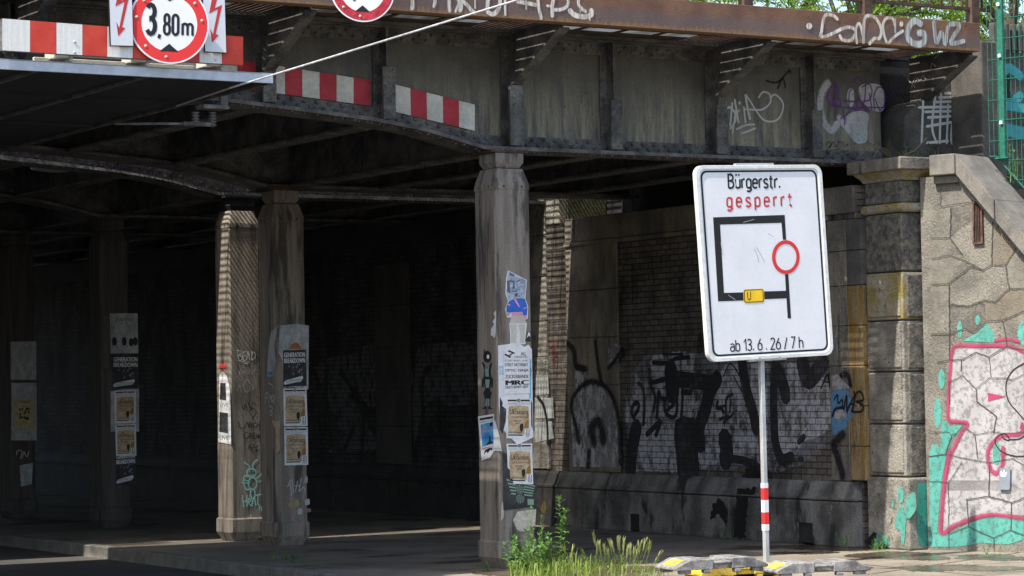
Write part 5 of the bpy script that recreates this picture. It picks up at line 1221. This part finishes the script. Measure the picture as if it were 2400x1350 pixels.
# fifth pillar
I5 = lambda p: T(0, 700, 2.0775, p); P5F = PFr(4)
q = Quad(P5F, I5([(52,395),(176,395),(176,208),(52,210)])); poster('poster', 'faded grey poster at the top of the darkest pillar', q, M['papergrey'], .002)
q = Quad(P5F, I5([(55,690),(178,690),(178,410),(55,410)])); poster('paper_layer', 'worn grey paper behind the yellowish poster of the darkest pillar', q, M['papergrey'], .002, cat='paper')
q = Quad(P5F, I5([(70,635),(168,635),(166,485),(68,488)])); t = poster('poster', 'yellowish poster with dark figures on the darkest pillar', q, M['paperyellow'], .004)
mb = MB(); q.text(mb, 'TANZ', .2, .85, .8, .93, .0065)
R = random.Random(5)
for k in range(16): u, v = R.uniform(.25, .7), R.uniform(.25, .65); q.poly(mb, [(u, v), (u+.08, v+.02), (u+.05, v+.1), (u-.02, v+.06)], .0065)
build('print', mb, M['ink'], t)
q = Quad(P5F, I5([(95,915),(160,915),(160,800),(95,800)])); poster('poster', 'dark patchy picture low on the darkest pillar', q, M['papergrey'], .003, [(.1,0),(.9,.1),(1,1),(0,.9)])
# ================================================================== DETOUR SIGN
sp_ = front(18.39)
t = thing('detour_sign', 'large white detour sign with black route diagram on a square post', 'road sign', (13.66, 18.41, 0))
q = Quad(sp_, [(1660,849),(1953,832),(1924,386),(1628,388)])
def rrect(u0, v0, u1, v1, ru, rv, n=6):
    o = []
    for cu, cv, a0 in ((u1-ru, v0+rv, -90), (u1-ru, v1-rv, 0), (u0+ru, v1-rv, 90), (u0+ru, v0+rv, 180)):
        o += [(cu+ru*cos(radians(a0+90*k/n)), cv+rv*sin(radians(a0+90*k/n))) for k in range(n+1)]
    return o
def ringp(mb, q, a, b, off, th, mi=0):
    n = len(a); A = [q.P(u, v, off+th) for u, v in a]; B = [q.P(u, v, off+th) for u, v in b]; A0 = [q.P(u, v, off) for u, v in a]; B0 = [q.P(u, v, off) for u, v in b]
    fs = []
    for i in range(n):
        j = (i+1) % n
        fs += [(i, j, n+j, n+i), (2*n+i, 2*n+j, j, i), (n+i, n+j, 3*n+j, 3*n+i)]
    mb.add(A+B+A0+B0, fs, mi)
mb = MB(); mb.prism([q.P(u, v, -.012) for u, v in rrect(.004, .004, .996, .996, .055, .045)], (0, -.012, 0)); build('panel', mb, M['white'], t)
mb = MB(); ringp(mb, q, rrect(0, 0, 1, 1, .06, .05), rrect(.028, .019, .972, .981, .048, .04), -.014, .024); ringp(mb, q, rrect(0, 0, 1, 1, .06, .05), rrect(.014, .010, .986, .990, .054, .045), -.04, .022)
build('frame', mb, M['whiteframe'], t, bevel=.003)
mb = MB(); ringp(mb, q, rrect(.038, .026, .962, .974, .045, .038), rrect(.052, .036, .948, .964, .036, .030), .0005, .0006)
build('border_line', mb, M['blackfilm'], t)
E3 = lambda p: T(1600, 370, 2.8125, p)
def txt(s, c, t_=.15, gap=.17):
    mb = MB(); din(mb, Quad(sp_, E3(c)).P, s, t_, gap); return mb
build('street_name', txt('B\u00fcrgerstr.', [(303,199),(641,197),(640,108),(299,110)]), M['blackfilm'], t)
mb = MB()
din(mb, Quad(sp_, E3([(293,324),(720,316),(716,226),(291,232)])).P, 'gesperrt', .145, .36)
build('closed_lettering', mb, M['redtext'], t)
build('date_line', txt('ab 13. 6 . 26 / 7 h', [(316,1276),(793,1252),(790,1178),(313,1202)], .12, .15), M['blackfilm'], t)
mb = MB()
def pg(p, off=.0012): fill(mb, sp_, E3(p), off)
pg([(200,392),(672,376),(682,540),(660,540),(651,428),(246,440),(272,890),(400,886),(404,940),(233,946)])
pg([(536,880),(680,876),(674,766),(696,766),(714,1058),(692,1058),(684,926),(538,932)])
build('route_diagram', mb, M['blackfilm'], t)
mb = MB(); n = 36; o = E3(ell(679, 654, 91, 112, n)); i_ = E3(ell(680, 654, 69, 87, n)); A = [sp_.P(*sp_.uv(p), .0022) for p in o]; B = [sp_.P(*sp_.uv(p), .0022) for p in i_]
mb.add(A+B, [(k, (k+1) % n, n+(k+1) % n, n+k)[::-1] for k in range(n)]); build('prohibition_ring', mb, M['red'], t)
mb = MB()
for p in ([(470,600),(490,640),(500,690)], [(485,590),(515,640),(540,690)], [(300,905),(345,935)], [(400,425),(470,405)], [(250,560),(262,640)], [(560,500),(600,520)]): stroke(mb, sp_, E3(p), .008, .0026)
build('scuff', mb, M['p_ghost'], t)
qq = Quad(sp_, E3([(402,958),(538,952),(534,861),(398,867)]))
mb = MB(); qq.poly(mb, rrect(0, 0, 1, 1, .12, .16), .0022); build('detour_badge', mb, M['yellow'], t)
mb = MB(); ringp(mb, qq, rrect(.03,.04,.97,.96,.1,.14), rrect(.065,.09,.935,.91,.08,.1), .0024, .0004); qq.text(mb, 'U', .18, .2, .36, .82, .003, bold=.01); build('badge_lettering', mb, M['blackfilm'], t)
mb = MB()
pa_, pb_ = aty(1784, 850, 18.43), aty(1797, 1338, 18.43); d = (pa_-pb_)
top = pb_+d*1.95
mb.obox((pb_+top)/2, Vector((.022, 0, 0)), Vector((0, .022, 0)), (top-pb_)/2); build('post', mb, M['galv'], t, bevel=.005)
mb = MB()
for a, b, mi in ((1125, 1137, 0), (1137, 1165, 1), (1165, 1194, 0), (1194, 1222, 1), (1222, 1237, 0)):
    za = aty(1790, a, 18.41).z; zb_ = aty(1790, b, 18.41).z; c = pb_+d*(((za+zb_)/2)/d.z)
    mb.obox(c, Vector((.0238, 0, 0)), Vector((0, .0238, 0)), Vector((0, 0, (za-zb_)/2-.0005)), mi)
build('reflective_band', mb, [M['white'], M['red']], t)
mb = MB()
for v in (1.003, -.003):
    a, b = q.P(.32, v, -.02), q.P(.62, v, -.02); mb.obox((a+b)/2, (b-a)/2, Vector((0, .02, 0)), Vector((0, 0, .012)))
for k in (.4, .56): mb.obox(q.P(k, .0, .006), Vector((.014, 0, 0)), Vector((0, .004, 0)), Vector((0, 0, .012)))
build('clamp', mb, M['galv'], t, bevel=.003)
# base plates
def base_plate(label, c, ang, mat, zz):
    t = thing('base_plate', label, 'sign base', (c[0], c[1], zz), 'recycled plastic sign bases'); X = Vector((cos(ang), sin(ang), 0)); Y = Vector((-sin(ang), cos(ang), 0)); C0 = Vector((c[0], c[1], zz))
    mb = MB(); L, Wd, H = .42, .20, .115
    P_ = lambda x, y, z: C0+X*x+Y*y+Vector((0, 0, z))
    for s in (-1, 1):   # two wedge halves with a waist for the handle
        pr_ = [(s*L, .03), (s*L, .055), (s*.28, H), (s*.085, H), (s*.085, .03)]
        mb.prism([P_(x, -Wd, z) for x, z in pr_], Y*(2*Wd))
        for y in (-Wd*.8, Wd*.8): mb.obox(P_(s*.33, y, .015), X*.05, Y*.03, Vector((0, 0, .0155)))
        mb.obox(P_(s*.14, -Wd*.85, .015), X*.03, Y*.03, Vector((0, 0, .0155)))
    mb.prism([P_(x, -Wd+.045, z) for x, z in ((-.086, .03), (.086, .03), (.086, H-.01), (-.086, H-.01))], Y*(2*Wd-.09))
    build('body', mb, mat, t, bevel=.008)
    mb = MB()
    for s in (-1,): mb.tube([P_(-.084, s*(Wd-.018), .082), P_(.084, s*(Wd-.018), .082)], .016, 8)
    build('handle', mb, mat, t)
    mb = MB()
    for s in (-1, 1):
        a = math.atan2(H-.055, .14); e1 = X*(-s*cos(a))+Vector((0, 0, sin(a))); nn = X*(s*sin(a))+Vector((0, 0, cos(a)))
        mb.obox(P_(s*.35, 0, .085)+nn*.002, e1*.048, Y*.10, nn*.0015, 0)
        for k in (-.05, -.01, .03): mb.obox(P_(s*.35, 0, .085)+nn*.0038+Y*k+e1*-.002, e1*.014, Y*.014, nn*.0008, 1)
        for k in (-1, 1): mb.obox(P_(s*.35, 0, .085)+nn*.0038+e1*.032*k, e1*.004, Y*.07, nn*.0008, 1)
    build('warning_label', mb, [M['yellow'], M['rubber']], t)
    return t
bp1, bp2, bp3 = atz(1690, 1352, 0), atz(1905, 1362, 0), atz(1700, 1372, 0)
base_plate('grey sign base on top of a yellow one, left of the sign post', atz(1668, 1340, .11), radians(-8), M['rubber'], .115)
base_plate('yellow sign base lying under the grey one left of the post', atz(1722, 1352, .0), radians(-8), M['rubberyellow'], .0)
base_plate('grey sign base with yellow labels, right of the sign post', atz(1910, 1352, .03), radians(-14), M['rubber'], .05)

# ================================================================== LEFT: canopy over the tram wire, boards, height signs
ZC, YC = 4.0, 17.54
cn = thing('catenary_canopy', 'flat dark canopy with aluminium edge hanging below the bridge over the road', 'canopy', (5, 21, ZC))
XR = atz(630, 190, ZC).x
mb = MB(); mb.box(1.5, XR, YC, 24.4, ZC+.0, ZC+.03); build('panel', mb, M['panel'], cn)
mb = MB(); mb.box(1.5, XR+.02, YC-.03, YC-.002, ZC-.02, ZC+.05); mb.box(1.5, XR+.02, YC-.03, YC+.03, ZC+.051, ZC+.056); build('front_rail', mb, M['alu'], cn, bevel=.004)
for x in [atz(px, 172, ZC).x for px in (50, 350)]+[XR]:
    mb = MB(); mb.box(x-.016, x+.016, YC, 24.4, ZC-.025, ZC-.001); build('seam_rib', mb, M['steel'], cn)
for y in (19.0, 21.0, 23.0): mb = MB(); mb.box(1.5, XR-.02, y-.012, y+.012, ZC-.02, ZC-.001); build('cross_rib', mb, M['panel'], cn)
for px in (150, 330, 505):
    mb = MB(); x = aty(px, 155, YC).x; mb.obox((x-.03, YC+.06, ZC+.115), Vector((.05, .0, .0)), Vector((0, .12, 0)), Vector((0, 0, .03))); mb.box(x+.03, x+.055, YC-.04, YC+.1, ZC+.06, ZC+.15)
    build('support_foot', mb, M['cream'], cn, bevel=.006)
mb = MB(); a, b = aty(128, 140, YC).x, aty(520, 160, YC).x
mb.box(a, b, YC-.035, YC-.012, ZC+.10, ZC+.15); build('support_rail', mb, M['cream'], cn, bevel=.004); mb = MB(); mb.box(a-.12, b-.18, YC+.10, YC+.13, ZC+.06, ZC+.10); build('support_rail', mb, M['cream'], cn, bevel=.004)
for x in (4.0, 6.2, 8.0): mb = MB(); mb.tube([(x, 20.2, ZC+.03), (x, 20.2, 4.3)], .012, 6); build('hanger', mb, M['steel'], cn)
def striped(name, label, y, c, stripes, mats, th=.02, cat='warning board', bolts=()):
    pl = front(y); q = Quad(pl, c); t = thing(name, label, cat, tuple(q.P(.5, .5, 0)), 'red and white warning boards'); 
    mb = MB(); mb.prism([q.P(u, v, -.001) for u, v in ((0,0),(1,0),(1,1),(0,1))], (0, th, 0)); build('backing', mb, M['steel'], t)
    u = 0; L = sum(w_ for w_, _ in stripes)
    for w_, kk in stripes:
        mb = MB(); q.rect(mb, u/L+.0004, .004, (u+w_)/L-.0004, .996, .0005); u += w_
        build('white_stripe' if kk == 0 else 'red_stripe', mb, mats[kk], t)
    if bolts:
        mb = MB()
        for u, v in bolts: mb.rivet(q.P(u, v, .0008), (0, -1, 0), .011)
        build('bolt', mb, M['galv'], t)
    return t
YB = 17.45
striped('warning_board', 'bright sunlit red and white board carrying the height limit sign', YB, [(5,118),(570,153),(570,86),(5,43)], [(62,0),(59,1),(59,0),(57,1),(59,0),(54,1),(52,0),(52,1),(54,0),(52,1)], [M['stripewhite'], M['orange']], .045, bolts=((.29,.42),(.29,.08),(.88,.12),(.88,.45)))
striped('warning_board', 'crumpled six stripe board on the girder, just right of the canopy', 20.215, [(627,216),(868,248),(868,188),(627,150)], [(1,0),(1,1)]*3, [M['oldwhite'], M['oldred_shade']], .008)
striped('warning_board', 'crumpled tilted five stripe board on the girder near the first pillar', 20.215, [(925,262),(1113,307),(1113,245),(923,197)], [(1,0),(1,1),(1,0),(1,1),(1,0)], [M['oldwhite'], M['oldred_shade']], .008)
striped('warning_board', 'board half hidden behind the canopy below the height sign', 20.215, [(330,188),(600,212),(600,146),(330,122)], [(1,0),(1,1)]*3, [M['oldwhite'], M['oldred_shade']], .008)
# height limit signs
def height_sign(label, cx, cy, y, R_, yaw, shade=False):
    U = Vector((cos(yaw), -sin(yaw), 0)); c = aty(cx, cy, y); U2 = (U+Vector((0, 0, -.02))).normalized(); Vv = Vector((0, 0, 1)); Vv = (Vv-U2*Vv.dot(U2)).normalized(); N = U2.cross(Vv)
    t = thing('height_limit_sign', label, 'road sign', tuple(c), 'round height limit signs')
    P_ = lambda u, v, o: c+U2*u*R_+Vv*v*R_+N*o
    disc = lambda r, n=48: [(r*cos(2*pi*i/n), r*sin(2*pi*i/n)) for i in range(n)]
    mb = MB(); mb.prism([P_(u, v, -.012) for u, v in disc(1)], N*.012); build('plate', mb, M['white'], t, bevel=.002)
    mb = MB(); a, b = disc(.955), disc(.70); n = len(a); mb.add([P_(u, v, .0008) for u, v in a+b], [(i, (i+1) % n, n+(i+1) % n, n+i) for i in range(n)]); build('red_ring', mb, M['oldred_shade'] if shade else M['red'], t)  # shade on the ring painted with a duller red
    mb = MB()
    def tx(s, u0, v0, u1, v1, bold):
        din(mb, lambda x, y_, o: P_(u0+(u1-u0)*x, v0+(v1-v0)*y_, .0016+o), s, bold, .22, 0)
    tx('3', -.56, -.28, -.36, .44, .15); tx(',', -.27, -.30, -.23, .2, .15); tx('80', -.13, -.27, .22, .22, .14); tx('m', .33, -.27, .58, .16, .15)
    mb.add([P_(-.24, -.695, .0016), P_(.24, -.695, .0016), P_(0, -.50, .0016)], [(0, 1, 2)]); mb.add([P_(-.24, .695, .0016), P_(0, .55, .0016), P_(.24, .695, .0016)], [(0, 1, 2)])
    build('lettering', mb, M['blackfilm'], t)
    mb = MB()
    for a in (-95, -135, 172, 8, 40, 140): mb.rivet(P_(.83*cos(radians(a)), .83*sin(radians(a)), .001), N, .012)
    build('rivet', mb, M['cream'], t); return t
height_sign('bright round 3,80 m height limit sign on the striped board', 397, 55, 17.38, .30, radians(10))
height_sign('shaded round height limit sign cut by the top edge, on the bridge', 850, -27, 19.03, .285, radians(12), True)
for lab, c in (('white high voltage plate with red bolt, left of the height sign', [(259,108),(313,109),(309,-40),(254,-43)]), ('white high voltage plate with red bolt, right of the height sign', [(480,122),(531,125),(527,-20),(474,-26)])):
    q = Quad(front(17.415), c); t = thing('high_voltage_sign', lab, 'warning sign', tuple(q.P(.5, .5, 0)), 'high voltage plates')
    mb = MB(); mb.prism([q.P(u, v, -.006) for u, v in ((0,0),(1,0),(1,1),(0,1))], (0, .012, 0), 1); q.rect(mb, .02, .012, .98, .995, -.0045+.0115-.006); build('plate', mb, [M['white'], M['blackfilm']], t)
    mb = MB(); q.poly(mb, [(.50,1.0),(.26,.62),(.66,.70),(.40,.29),(.28,.38),(.34,.155),(.66,.285),(.52,.30),(.86,.78),(.52,.71),(.74,1.0)], .0022); build('bolt_symbol', mb, M['redtext'], t)
# tram wire support with insulators under the girder
YI = 20.05
t = thing('insulator_support', 'grey bracket with two ribbed insulators holding a rod under the girder', 'insulator', tuple(aty(480, 270, YI)))
a, b = aty(468, 252, YI), aty(528, 256, YI); mb = MB(); mb.box(a.x, b.x, YI-.08, YI+.08, a.z-.012, a.z+.02); mb.box(b.x-.06, b.x, YI-.05, YI+.05, a.z+.02, a.z+.12); build('plate', mb, M['steel_light'], t)
for px in (458, 498):
    c = aty(px, 262, YI); prof = []
    for k in range(5): h = -.026*k; prof += [(h, .018), (h-.006, .034), (h-.014, .034), (h-.02, .018)]
    mb = MB(); mb.lathe(c, (0, 0, 1), prof[::-1], 12); build('insulator', mb, M['porcelain'], t, smooth=True)
mb = MB(); mb.tube([aty(268, 290, YI), aty(430, 290, YI)], .011, 8); mb.tube([aty(430, 290, YI), aty(500, 292, YI)], .020, 8); mb.tube([aty(500, 292, YI)+Vector((0, 0, .03)), aty(500, 292, YI)-Vector((0, 0, .02))], .016, 8); build('rod', mb, M['steel_light'], t)
# stay wire
mb = MB(); A = aty(540, 206, 17.62); B = aty(1330, -36, 14.6); A2 = aty(415, 248, 19.0)
mb.tube([A2, A, A+(B-A)*.5, B, B+(B-A)*.6], .0078, 8); build('stay_wire', mb, M['cable'], loc=tuple(A), label='pale taut cable running diagonally across the bridge front', category='cable')
# lamp under the second bridge
c = aty(130, 396, 26.75); t = thing('tunnel_lamp', 'flat oval lamp on the ceiling deep in the dark underpass', 'lamp', tuple(c))
mb = MB(); mb.lathe(c+Vector((0, 0, .03)), (0, 0, 1), [(0, .30), (.06, .28), (.3, .05), (.9, .05)], 24); build('housing', mb, M['steel'], t)
mb = MB(); mb.lathe(c, (0, 0, 1), [(-.03, .12), (-.015, .22), (.0, .27), (.028, .275)], 24); build('lens', mb, M['lamp'], t, smooth=True)

# ================================================================== PLANTS
R = random.Random(11)
def leaf(mb, p, d, L, Wd, droop=.3, mi=0, upv=None):
    """one folded lance-shaped leaf"""
    p = Vector(p); d = Vector(d).normalized(); s = d.cross(upv or Vector((0, 0, 1)))
    if s.length < .1: s = d.orthogonal()
    s.normalize(); n = s.cross(d)
    q = lambda t: p+d*(L*t)-Vector((0, 0, 1))*(droop*L*t*t)
    vs = [q(0), q(.35)+s*Wd*.5+n*Wd*.15, q(.4), q(.35)-s*Wd*.5+n*Wd*.15, q(.75)+s*Wd*.32+n*Wd*.1, q(.75), q(.75)-s*Wd*.32+n*Wd*.1, q(1)]
    mb.add(vs, [(0, 2, 1), (0, 3, 2), (1, 2, 5, 4), (2, 3, 6, 5), (4, 5, 7), (5, 6, 7)], mi)
def rdir(el0, el1):
    a = R.uniform(0, 2*pi); e = radians(R.uniform(el0, el1)); return Vector((cos(a)*cos(e), sin(a)*cos(e), sin(e)))
def weed(name, label, base, stems, leafmat_, L=.09, Wd=.022, step=.028, group=None, lean=.12):
    t = thing(name, label, 'plant', tuple(base), group); ms, ml = MB(), MB()
    for dx, dy, h in stems:
        p = Vector(base)+Vector((dx, dy, 0)); ln = Vector((R.uniform(-lean, lean), R.uniform(-lean, lean), 1)); pts = [p+ln*(h*i/5)+Vector((R.uniform(-.008, .008), R.uniform(-.008, .008), 0)) for i in range(6)]
        ms.tube(pts, .005, 5, r1=.002); a = R.uniform(0, 6); z = h*.12
        while z < h:
            i = min(4, int(z/h*5)); f_ = z/h*5-i; b = pts[i].lerp(pts[i+1], f_); a += 2.4+R.uniform(-.3, .3); k = 1-.45*(z/h)
            leaf(ml, b, (cos(a), sin(a), R.uniform(.2, .7)+.5*(z/h)), L*k*R.uniform(.75, 1.2), Wd*k*R.uniform(.8, 1.2), R.uniform(.2, .6)); z += step*R.uniform(.7, 1.3)
        for _ in range(5): leaf(ml, pts[-1], rdir(30, 80), L*.5, Wd*.6, .1)
    build('stem', ms, M['leafweed'], t); build('foliage', ml, leafmat_, t); return t
g0 = lambda px, py: atz(px, py, 0)
b = g0(1318, 1334); weed('weed', 'tall leafy weed standing right of the nearest pillar', b, [(0, 0, .62), (-.03, .02, .45), (.03, .01, .5)], M['leafweed'], .13, .042, .017)
b = g0(1278, 1336); weed('weed', 'slender narrow leaved weed between pillar and tall weed', b, [(0, 0, .46), (-.05, .02, .36), (.04, .03, .3), (.08, 0, .25)], M['leafweed'], .09, .022, .012)
b = g0(1212, 1346); weed('weed', 'bushy weed in front of the foot of the nearest pillar', b, [(R.uniform(-.1, .38), R.uniform(-.08, .1), R.uniform(.16, .38)) for _ in range(30)], M['leafweed'], .10, .038, .020, lean=.4)
b = g0(1243, 1338); t = weed('weed', 'thin weed growing up against the pillar posters', b, [(0, 0, .55), (.03, 0, .3)], M['leafweed'], .08, .022, .018)
t = thing('dry_flower', 'brown dried flower head on a thin stalk near the pillar', 'plant', tuple(g0(1272, 1334))); p = g0(1272, 1334); mb = MB(); tp = p+Vector((.02, 0, .5)); mb.tube([p, p+Vector((0, 0, .3)), tp], .003, 5)
build('stalk', mb, M['twig'], t); mb = MB(); mb.lathe(tp, (0, 0, 1), [(-.01, .004), (.01, .02), (.04, .026), (.07, .02), (.09, .006)], 10)
for _ in range(14): leaf(mb, tp, rdir(40, 85), .1, .012, -.2)
build('seed_head', mb, M['dryhead'], t)
# grass at the kerb of the pavement
mb = MB()
def blade(p, h, lean, w=.006):
    a = R.uniform(0, 2*pi); d = Vector((cos(a), sin(a), 0)); s = Vector((-d.y, d.x, 0))*w/2; pts = [p, p+d*lean*h*.25+Vector((0, 0, h*.6)), p+d*lean*h*.8+Vector((0, 0, h*.95-lean*h*.25))]
    mb.add([pts[0]-s, pts[0]+s, pts[1]+s*.8, pts[1]-s*.8, pts[2]], [(0, 1, 2, 3), (3, 2, 4)])
for _ in range(1000):
    px = 1195+abs(R.gauss(0, 1))*150 if R.random() < .75 else R.uniform(1190, 1560)
    if px > 1575: continue
    py = R.uniform(1328, 1362)+max(0, px-1450)*.05
    blade(g0(px, py), R.choice((.05, .08, .12, .17, .22))*R.uniform(.7, 1.2)*(1 if px < 1480 else .7), R.uniform(.3, 1.5), R.uniform(.005, .011))
build('grass', mb, M['grass'], kind='stuff', label='bright green grass tuft spreading from the foot of the nearest pillar', category='grass')
def barley(base, h, la, group):
    t = thing('barley_stalk', 'pale seeding barley stalk at the pavement edge right of the pillar', 'plant', tuple(base), group); ms, mh = MB(), MB()
    d = Vector((la, R.uniform(-.1, .1), 1)); tp = base+d*h; ms.tube([base, base+Vector((la*.3*h, 0, h*.55)), tp], .0022, 4); build('stalk', ms, M['leaf3'], t)
    for k in range(16):
        c = tp+d.normalized()*(.006*k-.03); a = R.uniform(0, 2*pi); leaf(mh, c, d.normalized()+Vector((cos(a), sin(a), 0))*.26, .07, .011, 0)
    build('seed_head', mh, M['straw'], t)
for px, py, yt, la in ((1403,1345,1275,-.25),(1410,1345,1300,-.1),(1420,1346,1305,-.15),(1375,1345,1312,-.6),(1438,1342,1296,-.15),(1450,1342,1290,-.05),(1455,1343,1288,.02),(1462,1343,1292,.1),(1470,1345,1308,.15),(1478,1345,1306,.1),(1490,1345,1302,.15),(1498,1345,1298,.3),(1505,1345,1292,.35),(1512,1345,1300,.4),(1518,1345,1300,.2),(1445,1345,1295,-.25),(1400,1347,1302,.05),(1485,1346,1310,.1),(1540,1345,1320,.8),(1325,1346,1308,-.2),(1340,1346,1310,.2),(1430,1347,1310,-.3)):
    b = g0(px-la*30, py); h = (py-yt)/256*.92+.02; barley(b, h, la, 'seeding barley stalks')
for lab, px, py, n, h, mt in (('low green weed in the angle between pier and sloping wall', 2172, 1287, 12, .17, 'leaf'), ('small grass tuft in front of the stone pier', 2062, 1287, 26, .11, 'leaf'), ('leafy weed at the wall foot right of the weep hole', 1948, 1278, 8, .10, 'leafweed'), ('leafy weed at the wall foot near the corner', 1992, 1282, 8, .12, 'leafweed'),
                              ('little weed in the joint between the base plates and the grass', 1585, 1330, 6, .09, 'leaf'), ('seedlings at the foot of the nearest pillar on its left side', 1140, 1338, 5, .06, 'leafweed'), ('tiny weed at the wall foot behind the sign post', 1812, 1268, 5, .10, 'leafweed'), ('tiny weed at the wall foot left of the sign post', 1708, 1262, 5, .08, 'leafweed'), ('thin dry weed below the painted sandstone wall', 2248, 1290, 5, .12, 'leaf'), ('single seedling on the pavement below the painted wall', 2328, 1302, 4, .07, 'leaf'), ('flat creeping weed in front of the shaded pillar', 655, 1312, 9, .06, 'leafweed'), ('flat creeping weed on the pavement edge right of the shaded pillar', 705, 1318, 9, .05, 'leafweed')):
    weed('weed', lab, g0(px, py), [(R.uniform(-.09, .09), R.uniform(-.05, .05), h*R.uniform(.5, 1.1)) for _ in range(n)], M[mt], .05, .014 if 'grass' not in lab else .006, .02, 'small weeds', .5)
# plant and dry twigs on top of the pier, greenery behind the fence
b = Vector((16.5, 19.75, 3.815)); weed('weed', 'dark bushy plant growing on top of the stone pier', b, [(R.uniform(-.1, .42), R.uniform(-.05, .1), R.uniform(.08, .2)) for _ in range(14)], M['leaf2'], .09, .016, .02, lean=.6)
mb = MB()
for k in range(5):
    p = Vector((16.3, 19.7, 3.82)); d = Vector((-.4-.1*k, .1*k-.2, 0)); mb.tube([p, p+d*.3+Vector((0, 0, .10+.02*k)), p+d*.7+Vector((0, 0, .12)), p+d+Vector((0, 0, .01+.02*k))], .006, 5, r1=.003)
mb.tube([(16.3, 19.7, 3.82), (16.5, 19.6, 3.92), (16.62, 19.55, 4.05)], .007, 5)
build('dry_twigs', mb, M['twig'], loc=(16.3, 19.7, 3.82), label='bare dry twigs trailing over the cap of the stone pier', category='twigs')
for k, (px, py) in enumerate(((2388, 385), (2420, 400), (2365, 360))):
    p = FP.P(*FP.uv((px, py)))-WN*.5; weed('weed', ('small bush behind the mesh fence by the coping', 'bush behind the fence at the right picture edge', 'low plant behind the fence post')[k], p-Vector((0, 0, .25)), [(R.uniform(-.2, .2), R.uniform(-.2, .2), R.uniform(.15, .4)) for _ in range(14)], M['leaf'], .08, .02, .025, 'weeds behind the fence', .4)
mb = MB(); fill(mb, gp, jag(blob(1350, 1342, 230, 13, seed=5), .8, 4), .004); build('verge_soil', mb, M['soil'], kind='structure')
# leaf litter
mb = MB()
for _ in range(90):
    px, py = R.uniform(1150, 1620), R.uniform(1318, 1350)
    leaf(mb, g0(px, py)+Vector((0, 0, .008)), (R.uniform(-1, 1), R.uniform(-1, 1), .15), R.uniform(.02, .06), .012, 0)
for _ in range(120):
    px, py = R.uniform(560, 1120), R.uniform(1255, 1345)
    leaf(mb, g0(px, py)+Vector((0, 0, .008)), (R.uniform(-1, 1), R.uniform(-1, 1), .1), R.uniform(.015, .04), .014, 0)
for _ in range(160):
    px, py = R.uniform(2000, 2400), R.uniform(1288, 1350)
    p = g0(px, py)+Vector((0, 0, .006)); leaf(mb, p, (R.uniform(-1, 1), R.uniform(-1, 1), .1), R.uniform(.012, .035), .012, 0)
build('leaf_litter', mb, M['dryhead'], kind='stuff', label='scattered dry leaf litter on the wet pavement', category='litter')

# ================================================================== TREES beyond the bridge
def tree(label, X, Y, zb_, zc, rx, rz, n, mt):
    t = thing('tree', label, 'tree', (X, Y, zb_), 'trees beyond the bridge'); mb = MB(); c = Vector((X, Y, zc)); tops = []
    mb.tube([(X, Y, zb_), (X+.1, Y, zb_+(zc-zb_)*.5), (X, Y+.1, zc-.2)], .2, 8, r1=.1)
    for k in range(11):
        d = rdir(-10, 60); e = c+Vector((d.x*rx*.75, d.y*rx*.75, d.z*rz*.8)); s = Vector((X, Y, zc-rz*.7+R.uniform(0, .8))); mb.tube([s, (s+e)/2+Vector((0, 0, .2)), e], .06, 5, r1=.015); tops.append(e)
    build('trunk', mb, M['bark'], t); ml = MB()
    cl = []
    for k in range(70):
        d = rdir(-75, 85); r_ = R.uniform(.55, 1.0); cl.append(c+Vector((d.x*rx*r_, d.y*rx*r_, d.z*rz*r_)))
    for k in range(n):
        b = R.choice(cl)+Vector((R.gauss(0, .32), R.gauss(0, .32), R.gauss(0, .22)))
        d = rdir(-45, 15); s = d.cross(Vector((0, 0, 1))).normalized(); L = R.uniform(.3, .5)   # a pinnate frond
        for j in range(7):
            p = b+d*(L*j/6)-Vector((0, 0, .25*L*(j/6)**2))
            for sg in (-1, 1): leaf(ml, p, s*sg+d*.45-Vector((0, 0, .15)), .13*(1-.3*j/6), .04, .3)
    build('crown', ml, mt, t)
for i, (px, zc, n, mt) in enumerate(((1560, 9.3, 520, 'leaf'), (1790, 9.0, 560, 'leaf3'), (2010, 9.1, 560, 'leaf'), (2210, 8.9, 480, 'leaf3'), (2370, 9.4, 420, 'leaf'))):
    p = aty(px, 20, 34+(i % 2)*2.0); n = int(n*1.5)
    zc -= 1.1
    tree(('bright leafy tree left in the gap above the fascia beam', 'yellow green tree second from left above the beam', 'bright leafy tree behind the first railing post', 'yellow green tree behind the railing bars', 'leafy tree behind the green mesh fence')[i], p.x, p.y, 3.55, zc, 2.1, 1.9, n, M[mt])
print('OBJECTS', len(bpy.data.objects))
